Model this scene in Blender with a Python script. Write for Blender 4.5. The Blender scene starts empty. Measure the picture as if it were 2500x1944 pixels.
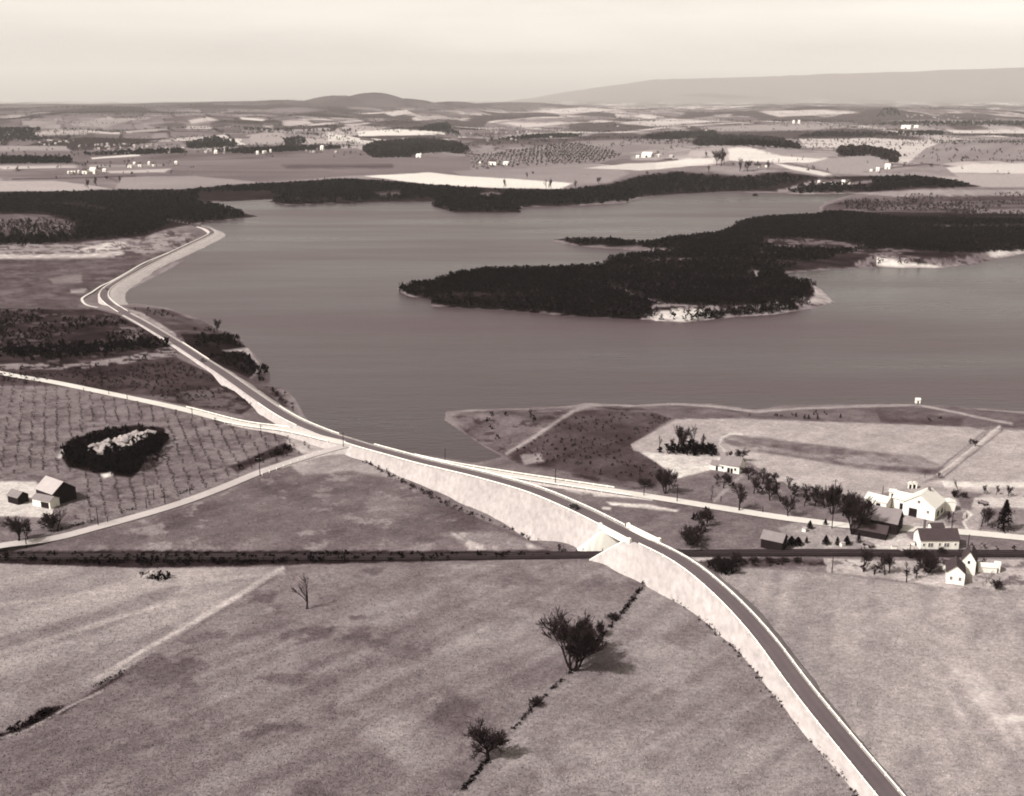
import bpy, bmesh, math, random
import numpy as np
from mathutils import Vector, Matrix

# ------------------------------------------------------------------ camera, sky, sun, exposure
SC = bpy.context.scene
COL = SC.collection
CAMZ, PITCH, FPX = 165.0, math.radians(15.23), 2680.6      # photo pixels: 2500 x 1944
CU, CV = 1250.0, 972.0
cam = bpy.data.cameras.new("camera"); camo = bpy.data.objects.new("camera", cam); COL.objects.link(camo)
cam.sensor_fit = 'HORIZONTAL'; cam.sensor_width = 36.0; cam.lens = 36.0 * FPX / 2500.0
cam.clip_start = 1.0; cam.clip_end = 120000.0
camo.location = (0, 0, CAMZ); camo.rotation_euler = (math.radians(90) - PITCH, 0, 0)
SC.camera = camo

SUN_AZ, SUN_EL = math.radians(30), math.radians(46)
sd = Vector((math.cos(SUN_EL) * math.cos(SUN_AZ), math.cos(SUN_EL) * math.sin(SUN_AZ), -math.sin(SUN_EL)))
sun = bpy.data.lights.new("sun", 'SUN'); suno = bpy.data.objects.new("sun", sun); COL.objects.link(suno)
sun.energy = 3.6; sun.angle = math.radians(0.5); sun.color = (1.0, 0.98, 0.98)
suno.rotation_euler = sd.to_track_quat('-Z', 'Y').to_euler(); suno.location = (-300, -200, 600)

W = bpy.data.worlds.new("World"); SC.world = W; W.use_nodes = True
nt = W.node_tree; nt.nodes.clear()
wo = nt.nodes.new('ShaderNodeOutputWorld'); bg = nt.nodes.new('ShaderNodeBackground')
sky = nt.nodes.new('ShaderNodeTexSky'); sky.sky_type = 'NISHITA'; sky.sun_disc = False
sky.sun_elevation = SUN_EL; sky.sun_rotation = math.radians(240); sky.altitude = 200; sky.dust_density = 3.0
bw = nt.nodes.new('ShaderNodeRGBToBW'); tint = nt.nodes.new('ShaderNodeMix'); tint.data_type = 'RGBA'; tint.blend_type = 'MULTIPLY'
tint.inputs[0].default_value = 1.0; tint.inputs[7].default_value = (1.0, 0.93, 0.845, 1)
tc = nt.nodes.new('ShaderNodeTexCoord'); mp = nt.nodes.new('ShaderNodeMapping'); mp.inputs[3].default_value = (1.5, 1.5, 14)
cl = nt.nodes.new('ShaderNodeTexNoise'); cl.inputs['Scale'].default_value = 2.2; cl.inputs['Detail'].default_value = 5
cr = nt.nodes.new('ShaderNodeMapRange'); cr.inputs[1].default_value = 0.3; cr.inputs[2].default_value = 0.7
cr.inputs[3].default_value = 0.90; cr.inputs[4].default_value = 1.12
mul = nt.nodes.new('ShaderNodeMath'); mul.operation = 'MULTIPLY'
L_ = nt.links.new
L_(sky.outputs[0], bw.inputs[0]); L_(tc.outputs['Generated'], mp.inputs[0]); L_(mp.outputs[0], cl.inputs['Vector'])
L_(cl.outputs[0], cr.inputs[0]); L_(bw.outputs[0], mul.inputs[0]); L_(cr.outputs[0], mul.inputs[1])
L_(mul.outputs[0], tint.inputs[6]); L_(tint.outputs[2], bg.inputs['Color']); L_(bg.outputs[0], wo.inputs['Surface'])
bg.inputs['Strength'].default_value = 0.15
SC.view_settings.view_transform = 'Standard'; SC.view_settings.look = 'None'
SC.view_settings.exposure = 0.86; SC.view_settings.gamma = 1.0
SC.render.engine = 'CYCLES'; SC.cycles.filter_width = 1.9; SC.cycles.max_bounces = 5
SC.cycles.volume_bounces = 0; SC.cycles.use_denoising = True

# ------------------------------------------------------------------ small helpers
rng = np.random.default_rng(7); random.seed(7)
CH = np.array([[0, 10, 4, 6], [.1, 30, 20, 22], [.25, 72, 59, 60], [.4, 109, 97, 98], [.5, 132, 119.5, 120], [.6, 155, 144, 143],
               [.7, 180, 168, 165], [.8, 205, 194, 189], [.9, 231, 222, 213], [1., 250, 244, 231]], float)
KILL = 2.05                        # how bright a white surface in full sun renders
def sep(L):
    """print tone 0..1 -> albedo of a surface that has that tone in full sun (sepia print colours)"""
    L = np.clip(np.asarray(L, float), 0, 1)
    c = np.stack([np.interp(L, CH[:, 0], CH[:, k]) for k in (1, 2, 3)], -1) / 255.0
    return np.minimum(np.where(c <= .04045, c / 12.92, ((c + .055) / 1.055) ** 2.4) / KILL, 0.86)

def h2(ix, iy, s):
    n = (ix.astype(np.int64) * 374761393 + iy.astype(np.int64) * 668265263 + s * 974634541) & 0xffffffff
    n = ((n ^ (n >> 13)) * 1274126177) & 0xffffffff
    n = ((n ^ (n >> 15)) * 2246822519) & 0xffffffff
    return ((n ^ (n >> 16)) & 0xffffff) / float(0xffffff)
def vn(x, y, s=0):
    x = np.asarray(x, float); y = np.asarray(y, float)
    ix = np.floor(x); iy = np.floor(y); fx = x - ix; fy = y - iy
    fx = fx * fx * (3 - 2 * fx); fy = fy * fy * (3 - 2 * fy)
    a = h2(ix, iy, s); b = h2(ix + 1, iy, s); c = h2(ix, iy + 1, s); d = h2(ix + 1, iy + 1, s)
    return (a + (b - a) * fx) * (1 - fy) + (c + (d - c) * fx) * fy
def fbm(x, y, s=0, o=3):
    t = 0; a = .5; n = 0
    for k in range(o):
        t = t + a * vn(x * 2 ** k + 17.3 * k, y * 2 ** k - 9.1 * k, s + k); n += a; a *= .5
    return t / n
def sst(a, b, x):
    t = np.clip((x - a) / (b - a), 0, 1); return t * t * (3 - 2 * t)
cp, sp = math.cos(PITCH), math.sin(PITCH)
def ray(u, v):
    a = (np.asarray(u, float) - CU) / FPX; b = (np.asarray(v, float) - CV) / FPX
    return a, cp - b * sp, -sp - b * cp
def at(u, v, z=5.0):
    dx, dy, dz = ray(u, v); t = (np.asarray(z, float) - CAMZ) / dz
    return np.stack([dx * t, dy * t, CAMZ + dz * t], -1)
def proj(x, y, z):
    zc = y * cp - (z - CAMZ) * sp; yc = -(y * sp + (z - CAMZ) * cp)
    zc = np.maximum(zc, 1e-3)
    return CU + FPX * x / zc, CV + FPX * yc / zc
def psd(px, py, poly):
    """signed distance to a polygon, negative inside"""
    P = np.asarray(poly, float); Q = np.roll(P, -1, 0)
    d = np.full(px.shape, 1e30); ins = np.zeros(px.shape, bool)
    for (ax, ay), (bx, by) in zip(P, Q):
        ex, ey = bx - ax, by - ay; l = ex * ex + ey * ey + 1e-12
        t = np.clip(((px - ax) * ex + (py - ay) * ey) / l, 0, 1)
        d = np.minimum(d, (px - ax - t * ex) ** 2 + (py - ay - t * ey) ** 2)
        if ay != by:
            ins ^= ((ay > py) != (by > py)) & (px < ex * (py - ay) / ey + ax)
    d = np.sqrt(d); return np.where(ins, -d, d)
def lsd(px, py, line):
    P = np.asarray(line, float); d = np.full(px.shape, 1e30)
    for (ax, ay), (bx, by) in zip(P[:-1], P[1:]):
        ex, ey = bx - ax, by - ay; l = ex * ex + ey * ey + 1e-12
        t = np.clip(((px - ax) * ex + (py - ay) * ey) / l, 0, 1)
        d = np.minimum(d, (px - ax - t * ex) ** 2 + (py - ay - t * ey) ** 2)
    return np.sqrt(d)

def mesh_np(name, V, F, mat, smooth=False):
    me = bpy.data.meshes.new(name); V = np.asarray(V, np.float32); F = np.asarray(F, np.int32)
    me.vertices.add(len(V)); me.vertices.foreach_set('co', V.ravel())
    k = F.shape[1]; me.loops.add(F.size); me.loops.foreach_set('vertex_index', F.ravel())
    me.polygons.add(len(F)); me.polygons.foreach_set('loop_start', np.arange(0, F.size, k, dtype=np.int32))
    me.update(calc_edges=True); me.validate()
    if smooth: me.polygons.foreach_set('use_smooth', np.ones(len(F), bool))
    if mat: me.materials.append(mat)
    return me
def ob(name, me, parent=None, loc=None):
    o = bpy.data.objects.new(name, me); COL.objects.link(o)
    if parent: o.parent = parent
    if loc is not None: o.location = loc
    return o
def tag(o, label=None, cat=None, group=None, kind=None):
    if label: o['label'] = label
    if cat: o['category'] = cat
    if group: o['group'] = group
    if kind: o['kind'] = kind
    return o
def empty(name, loc, rz=0.0):
    o = bpy.data.objects.new(name, None); COL.objects.link(o); o.location = loc; o.rotation_euler = (0, 0, rz)
    o.empty_display_size = 1.0
    return o
def clone(o, loc=None, rz=None, sc=None):
    c = o.copy(); COL.objects.link(c)
    for ch in o.children:
        d = ch.copy(); COL.objects.link(d); d.parent = c
        for g in ch.children:
            e = g.copy(); COL.objects.link(e); e.parent = d
    if loc is not None: c.location = loc
    if rz is not None: c.rotation_euler = (0, 0, rz)
    if sc is not None: c.scale = sc if hasattr(sc, '__len__') else (sc, sc, sc)
    return c
class MB:
    def __init__(s): s.v = []; s.f = []
    def quad(s, *p):
        n = len(s.v); s.v += [tuple(q) for q in p]; s.f.append(tuple(range(n, n + len(p))))
    def box(s, x0, x1, y0, y1, z0, z1, taper=0.0):
        n = len(s.v); t = taper
        s.v += [(x0, y0, z0), (x1, y0, z0), (x1, y1, z0), (x0, y1, z0), (x0 + t, y0 + t, z1), (x1 - t, y0 + t, z1), (x1 - t, y1 - t, z1), (x0 + t, y1 - t, z1)]
        s.f += [tuple(n + i for i in q) for q in ((3, 2, 1, 0), (4, 5, 6, 7), (0, 1, 5, 4), (1, 2, 6, 5), (2, 3, 7, 6), (3, 0, 4, 7))]
    def tube(s, a, b, ra, rb, n=6, cap=True):
        a = Vector(a); b = Vector(b); d = (b - a).normalized()
        x = d.orthogonal().normalized(); y = d.cross(x); k = len(s.v)
        for c, r in ((a, ra), (b, rb)):
            for i in range(n):
                w = 2 * math.pi * i / n; s.v.append(tuple(c + x * (math.cos(w) * r) + y * (math.sin(w) * r)))
        for i in range(n):
            j = (i + 1) % n; s.f.append((k + i, k + j, k + n + j, k + n + i))
        if cap:
            s.f.append(tuple(k + i for i in reversed(range(n)))); s.f.append(tuple(k + n + i for i in range(n)))
    def prism(s, prof, x0, x1):
        """closed (y, z) outline swept along x"""
        n = len(s.v); k = len(prof)
        s.v += [(x0, p[0], p[1]) for p in prof] + [(x1, p[0], p[1]) for p in prof]
        for i in range(k):
            j = (i + 1) % k; s.f.append((n + i, n + j, n + k + j, n + k + i))
        s.f.append(tuple(n + i for i in reversed(range(k)))); s.f.append(tuple(n + k + i for i in range(k)))
    def build(s, name, mat, parent=None, loc=None, bevel=0):
        me = bpy.data.meshes.new(name); me.from_pydata(s.v, [], s.f); me.update()
        bm = bmesh.new(); bm.from_mesh(me); bmesh.ops.recalc_face_normals(bm, faces=bm.faces); bm.to_mesh(me); bm.free()
        me.materials.append(mat); o = ob(name, me, parent, loc)
        return o

# ------------------------------------------------------------------ materials
def mat_noise(name, L, amp=0.2, scale=0.5, scale2=None, amp2=0.0, rough=0.9, bump=0.0, spec=0.1, stretch=(1, 1, 1), rot=0, gain=1.0):
    m = bpy.data.materials.new(name); m.use_nodes = True; t = m.node_tree; b = t.nodes['Principled BSDF']
    b.inputs['Roughness'].default_value = rough; b.inputs['Specular IOR Level'].default_value = spec
    tcn = t.nodes.new('ShaderNodeTexCoord'); mpn = t.nodes.new('ShaderNodeMapping'); mpn.inputs[3].default_value = stretch; mpn.inputs[2].default_value = (0, 0, math.radians(rot))
    t.links.new(tcn.outputs['Object'], mpn.inputs[0])
    f = None
    for sc_, am in ((scale, amp), (scale2, amp2)):
        if not sc_ or not am: continue
        n = t.nodes.new('ShaderNodeTexNoise'); n.inputs['Scale'].default_value = sc_; n.inputs['Detail'].default_value = 5; n.inputs['Roughness'].default_value = .65
        t.links.new(mpn.outputs[0], n.inputs['Vector'])
        r = t.nodes.new('ShaderNodeMapRange'); r.inputs[1].default_value = .25; r.inputs[2].default_value = .75; r.inputs[3].default_value = 1 - am; r.inputs[4].default_value = 1 + am
        t.links.new(n.outputs[0], r.inputs[0])
        if f is None: f = r.outputs[0]; first = n
        else:
            q = t.nodes.new('ShaderNodeMath'); q.operation = 'MULTIPLY'; t.links.new(f, q.inputs[0]); t.links.new(r.outputs[0], q.inputs[1]); f = q.outputs[0]
    c = np.minimum(sep(L) * gain, .86); mx = t.nodes.new('ShaderNodeMix'); mx.data_type = 'RGBA'; mx.blend_type = 'MULTIPLY'; mx.inputs[0].default_value = 1
    mx.inputs[6].default_value = (*c, 1); t.links.new(f, mx.inputs[7]); t.links.new(mx.outputs[2], b.inputs['Base Color'])
    if bump:
        bp = t.nodes.new('ShaderNodeBump'); bp.inputs['Strength'].default_value = bump; bp.inputs['Distance'].default_value = .3
        t.links.new(first.outputs[0], bp.inputs['Height']); t.links.new(bp.outputs[0], b.inputs['Normal'])
    return m
M = dict(
    gravel=mat_noise('pale_gravel', .9, .10, .25, 2.0, .10, .95, .3),
    slope=mat_noise('pale_fill_slope', .80, .11, .12, .7, .26, .95, .8, stretch=(1, .33, .33), rot=-129),
    verge=mat_noise('grassy_verge', .62, .22, .15, 1.2, .25, .95, .3),
    asphalt=mat_noise('road_surface', .40, .12, .07, 1.2, .10, .85),
    dirt=mat_noise('dirt_road_surface', .80, .12, .08, .8, .10, .95),
    dirt2=mat_noise('bright_dirt_road_surface', .92, .10, .08, .8, .08, .95),
    cinder=mat_noise('cinder_bed', .17, .35, .25, 2.0, .2, .95),
    steel=mat_noise('rail_steel', .3, .1, .4, rough=.5),
    whitepaint=mat_noise('white_paint', 1.0, .05, .6, 3.0, .05, .7, gain=1.6),
    concrete=mat_noise('pale_concrete', .97, .07, .3, 1.5, .08, .9, gain=1.2),
    wood_pole=mat_noise('weathered_wood', .16, .25, .8, rough=.9),
    bark=mat_noise('bare_bark', .15, .3, .5, rough=.95, spec=0),
    twig=mat_noise('bare_twigs', .21, .3, .15, rough=.95, spec=0),
    scrub=mat_noise('winter_scrub', .045, .6, .035, .35, .5, .95, spec=0),
    scrub2=mat_noise('brown_scrub', .17, .5, .05, .5, .4, .95, spec=0),
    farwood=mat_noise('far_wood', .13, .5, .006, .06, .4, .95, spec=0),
    cedar=mat_noise('cedar_foliage', .04, .5, .6, rough=.95, spec=0),
    rock=mat_noise('pale_rock', .72, .35, .35, 1.5, .25, .95, .6),
    white_wall=mat_noise('whitewashed_boards', .99, .06, .3, 2.5, .06, .8, stretch=(1, 1, .2), gain=1.4),
    grey_wall=mat_noise('grey_boards', .55, .2, .5, 3, .15, .9, stretch=(1, 1, .15)),
    dark_wall=mat_noise('dark_boards', .14, .3, .5, 3, .2, .9, stretch=(1, 1, .15)),
    roof_dark=mat_noise('dark_shingles', .29, .2, .6, 4, .15, .9),
    roof_grey=mat_noise('grey_shingles', .58, .15, .4, 3, .15, .9),
    roof_light=mat_noise('light_tin_roof', .78, .10, .3, 3, .08, .6),
    roof_white=mat_noise('white_tin_roof', .95, .06, .3, 3, .06, .6, gain=1.15),
    glass=mat_noise('dark_window_glass', .12, .1, 1.0, rough=.2, spec=.5),
    brick=mat_noise('chimney_brick', .5, .2, 3.0, rough=.9),
    car=mat_noise('dark_car_paint', .03, .1, 1.0, rough=.3, spec=.5),
    tyre=mat_noise('tyre_rubber', .06, .1, 2.0, rough=.9),
    chrome=mat_noise('bright_metal', .85, .05, 2.0, rough=.3, spec=.8),
)
# ------------------------------------------------------------------ the lake outline (photo pixels on the water plane z = 0)
SHORE = [(540,577),(500,600),(416,656),(329,700),(290,722),(296,744),(331,741),(409,753),(486,780),(533,807),(576,815),(599,846),(630,873),(658,912),
 (658,932),(640,942),(693,946),(720,975),(743,1017),(760,1036),(800,1052),(840,1064),(885,1082),(960,1100),(1087,1120),(1160,1132),(1232,1116),(1189,1094),(1142,1063),
 (1088,1026),(1088,1006),(1150,1001),(1384,993),(1430,985),(1550,990),(1637,985),(1737,987),(1846,1002),(1920,991),(2028,989),(2202,987),
 (2289,991),(2420,1000),(2466,1004),(2900,1030),(2900,590),(2560,606),(2455,628),(2380,645),(2294,655),(2140,654),(2063,656),(1917,666),(1932,684),(1986,692),
 (2012,715),(2036,738),(1978,753),(1890,768),(1794,774),(1665,788),(1563,780),(1380,771),(1233,757),(1053,748),(1053,731),(1002,724),
 (975,712),(971,703),(1050,694),(1105,674),(1178,664),(1343,661),(1464,653),(1482,643),(1482,630),(1610,624),(1563,612),(1416,602),(1343,586),(1380,582),
 (1490,589),(1563,599),(1636,586),(1736,577),(1782,561),(1794,549),(1836,538),(1986,531),(2009,524),(2000,508),(2020,492),(2094,473),(1971,475),
 (1888,472),(1830,471),(1806,466),(1650,474),(1578,479),(1520,497),(1384,503),(1271,507),(1271,519),(1111,519),(1053,503),(1065,492),(917,493),(850,497),(700,501),
 (654,493),(681,486),(486,496),(552,504),(607,522),(630,529),(584,535),(494,543),(482,548),(512,552),(526,560)]
_s = np.array(SHORE, float); LAKEW = at(_s[:, 0], _s[:, 1], 0.0)[:, :2]

RIDGE = [(-.60, 260), (1050, 257), (1180, 250), (1250, 242), (1330, 229), (1430, 214), (1520, 204), (1600, 192), (1700, 191), (1800, 188), (1950, 185), (2100, 181), (2300, 176), (2455, 173), (2900, 166)]
RU = np.array([p[0] for p in RIDGE], float); RV = np.array([p[1] for p in RIDGE], float)
# (u of crest, v of crest, distance, half width across, half depth)
HILLS = [(690,247,11200,620,900),(1105,251,11500,480,800),(560,253,11800,800,900),(330,276,8600,420,450),(480,284,7200,380,400),(610,276,8200,380,420),(740,268,9200,420,450),(985,272,9000,420,450),(1085,268,9600,400,450),(560,316,5300,240,260),(430,318,5200,260,260),(920,296,6600,350,350),(200,286,7400,380,420),(905,229,11500,400,800),(825,236,11300,430,800),(990,242,11800,420,800),(700,252,11000,900,800),(560,258,10500,800,700),
 (260,262,10000,900,700),(100,263,10500,800,700),(420,257,13000,1600,900),(100,256,15000,2500,900),(700,249,15500,2600,900),(1250,252,12500,700,700),
 (700,286,7600,420,500),(520,292,7400,330,420),(330,290,7700,500,420),(930,303,6200,420,420),(800,312,5600,300,330),(1050,318,5400,260,330),(640,330,4800,260,300),
 (1330,283,8300,600,500),(1600,268,10200,800,600),(1830,270,9800,600,600),(2060,262,10600,800,600),(2300,266,10200,700,600),(2160,268,8900,190,300),(1680,300,7200,380,420),
 (1950,296,7400,420,420),(2330,296,7500,400,420),(90,320,5200,330,360),(2330,398,2750,170,190),(2060,382,2900,170,170),(1830,362,3050,170,130),(1760,412,2250,190,110),(2130,428,2080,120,90),(1500,345,4200,330,300)]
_hl = []
def terr0(x, y):
    r = np.hypot(x, y); th = np.arctan2(x, np.maximum(y, 1.0))
    k = sst(2300, 6500, r)
    h = 2.0 * (fbm(x / 160., y / 160., 3, 2) - .5) * sst(150, 500, r)
    h = h + k * ((115 + 70 * sst(5000, 8000, r)) * (fbm(x / 1300., y / 1500., 11, 3) - .47) + 14 * (vn(x / 420., y / 460., 12) - .5)) + 20 * sst(9000, 15000, r) - 10 * sst(16000, 22000, r)
    h = h + sst(1900, 2600, r) * 12 * (vn(x / 500., y / 420., 21) - .35)
    return h
for (u, v, d, sx, sy) in HILLS:
    dx, dy, dz = ray(u, v); t = d / math.hypot(dx, dy); cx, cy, cz = dx * t, dy * t, CAMZ + dz * t
    _hl.append((cx, cy, cz, sx, sy))
def bumps(x, y, h):
    far_ = np.hypot(x, y) > 1700
    if not far_.any(): return h
    if not far_.all(): h = h.copy(); h[far_] = bumps(x[far_], y[far_], h[far_]); return h
    nz = fbm(x / 330., y / 420., 33, 3) - .5
    for (cx, cy, cz, sx, sy) in _hl:
        q = math.hypot(cx, cy); ux, uy = cx / q, cy / q
        a = ((x - cx) * uy - (y - cy) * ux) / sx; b = ((x - cx) * ux + (y - cy) * uy) / sy
        w = np.exp(-(a * a + b * b) * .5)
        base = _hb[(cx, cy)]
        top = base + w * (cz - base) + (.16 * (cz - base)) * w * nz
        h = np.where(w > .02, np.maximum(h, top) * sst(.02, .3, w) + h * (1 - sst(.02, .3, w)), h)
    r = np.hypot(x, y); th = np.arctan2(x, np.maximum(y, 1.0))
    uu = CU + FPX * np.tan(th) / cp
    zr = CAMZ + (236.5 - np.interp(uu, RU, RV) + 4 * (fbm(th * 45, r * 0, 31, 3) - .5)) / FPX * 33000.
    w = np.exp(-((r - 33000.) / 3000.) ** 2)
    h = h * (1 - w) + np.maximum(h, zr) * w
    return h
_hb = {(c[0], c[1]): float(terr0(np.array([c[0]]), np.array([c[1]]))[0]) for c in _hl}
RAILV = [(-300, 1361), (40, 1360), (600, 1360), (1000, 1359), (1480, 1359), (1660, 1357), (1985, 1356), (2463, 1360), (2800, 1366)]
RAILW = at(np.array([p[0] for p in RAILV], float), np.array([p[1] for p in RAILV], float), 3.6)[:, :2]
SHO = at(1218, 595, 0.0)
def lake_d(x, y):
    x = np.asarray(x, float); y = np.asarray(y, float)
    d = np.full(x.shape, 900.0); r = np.hypot(x, y); m = (r < 2500) & (r > 420) & (y > 300)
    if m.any(): d[m] = psd(x[m], y[m], LAKEW)
    return d
def H(x, y, d=None):
    x = np.asarray(x, float); y = np.asarray(y, float)
    if d is None: d = lake_d(x, y)
    r = np.hypot(x, y)
    h = np.where(d > 0, 0.25 + 4.75 * sst(0, 36, d) + 3.0 * sst(80, 350, d) * sst(700, 1100, r), -2.5 * sst(0, 14, -d))
    sh = np.exp(-((np.hypot((x - SHO[0]) / 32., (y - SHO[1]) / 24.) - 1) / .2) ** 2) * (.6 + .4 * vn(x / 9., y / 9., 44)); h = np.where((d < 0) & (sh > .05), np.maximum(h, -2.5 + 2.66 * sh), h)
    far = sst(0, 160, d)
    h = h + far * bumps(x, y, terr0(x, y))
    # railway cutting, deepest at the left
    ry = np.interp(x, RAILW[:, 0], RAILW[:, 1]); dy = np.abs(y - ry)
    cut = (1 - sst(4.0, 11.0, dy)) * (1.9 - 1.2 * sst(-60, 60, x))
    h = h - np.where(r < 900, cut, 0)
    return np.where(d > 0, np.maximum(h, .22), h)
def ground(u, v):
    """where the sight line of a photo pixel meets the terrain"""
    u = np.atleast_1d(np.asarray(u, float)); v = np.atleast_1d(np.asarray(v, float)); out = np.zeros((len(u), 3))
    for i, (a, b) in enumerate(zip(u, v)):
        if b > 470:
            z = 5.0
            for _ in range(10):
                p = at(a, b, z); z = .5 * z + .5 * float(H(p[0:1], p[1:2])[0])
            out[i] = (p[0], p[1], z)
        else:
            dx, dy, dz = ray(a, b); q = math.hypot(dx, dy)
            rr = np.exp(np.linspace(math.log(1500), math.log(36000), 700))
            hh = H(dx / q * rr, dy / q * rr); zz = CAMZ + dz / q * rr
            w = np.nonzero(zz < hh)[0]; k = w[0] if len(w) else len(rr) - 1
            out[i] = (dx / q * rr[k], dy / q * rr[k], hh[k])
    return out
def G1(u, v): return Vector(ground([u], [v])[0])

# ------------------------------------------------------------------ ground sheet with its land cover
def build_ground():
    th = np.concatenate([np.linspace(-1.15, -.57, 50, endpoint=False), np.linspace(-.57, .57, 1080), np.linspace(.57, 1.15, 51)[1:]])
    de = np.concatenate([np.linspace(math.radians(66), math.radians(37), 70, endpoint=False), np.arange(math.radians(37), math.radians(5.6), -.00105)])
    r1 = 160. / np.tan(de); r2 = np.exp(np.arange(math.log(r1[-1]) + .006, math.log(46000), .0062))
    r = np.concatenate([r1, r2]); R, T = np.meshgrid(r, th, indexing='ij')
    X = (R * np.sin(T)).ravel(); Y = (R * np.cos(T)).ravel(); d = lake_d(X, Y); Z = H(X, Y, d)
    nr, nth = len(r), len(th)
    i = np.arange(nr - 1)[:, None] * nth + np.arange(nth - 1)[None, :]
    F = np.stack([i, i + 1, i + nth + 1, i + nth], -1).reshape(-1, 4)[:, ::-1]
    me = mesh_np('ground', np.stack([X, Y, Z], 1), F, None, True)
    col = cover(X, Y, Z, d)
    a = me.color_attributes.new('cover', 'FLOAT_COLOR', 'POINT')
    a.data.foreach_set('color', np.concatenate([col, np.ones((len(col), 1))], 1).astype(np.float32).ravel())
    m = bpy.data.materials.new('land_cover'); m.use_nodes = True; t = m.node_tree; b = t.nodes['Principled BSDF']
    b.inputs['Roughness'].default_value = .95; b.inputs['Specular IOR Level'].default_value = 0.0
    at_ = t.nodes.new('ShaderNodeAttribute'); at_.attribute_name = 'cover'
    tcn = t.nodes.new('ShaderNodeTexCoord'); f = None
    mp1 = t.nodes.new('ShaderNodeMapping'); mp1.inputs[2].default_value = (0, 0, math.radians(48)); mp1.inputs[3].default_value = (1.0, 3.2, 1)
    t.links.new(tcn.outputs['Object'], mp1.inputs[0])
    for (vec, s, am, dt) in ((tcn.outputs['Object'], .16, .20, 8), (mp1.outputs[0], .32, .24, 5), (tcn.outputs['Object'], .9, .34, 5)):
        n = t.nodes.new('ShaderNodeTexNoise'); n.inputs['Scale'].default_value = s; n.inputs['Detail'].default_value = dt; n.inputs['Roughness'].default_value = .65
        t.links.new(vec, n.inputs['Vector'])
        q = t.nodes.new('ShaderNodeMapRange'); q.inputs[1].default_value = .25; q.inputs[2].default_value = .75; q.inputs[3].default_value = 1 - am; q.inputs[4].default_value = 1 + am
        t.links.new(n.outputs[0], q.inputs[0])
        if f is None: f = q.outputs[0]
        else:
            w = t.nodes.new('ShaderNodeMath'); w.operation = 'MULTIPLY'; t.links.new(f, w.inputs[0]); t.links.new(q.outputs[0], w.inputs[1]); f = w.outputs[0]
    mx = t.nodes.new('ShaderNodeMix'); mx.data_type = 'RGBA'; mx.blend_type = 'MULTIPLY'; mx.inputs[0].default_value = 1
    t.links.new(at_.outputs['Color'], mx.inputs[6]); t.links.new(f, mx.inputs[7]); t.links.new(mx.outputs[2], b.inputs['Base Color'])
    bp = t.nodes.new('ShaderNodeBump'); bp.inputs['Strength'].default_value = .35; bp.inputs['Distance'].default_value = .35
    t.links.new(n.outputs[0], bp.inputs['Height']); t.links.new(bp.outputs[0], b.inputs['Normal'])
    me.materials.append(m); o = ob('ground', me); tag(o, 'rolling winter farmland with pale fields and brown meadows', 'ground', None, 'structure')
    return o

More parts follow.
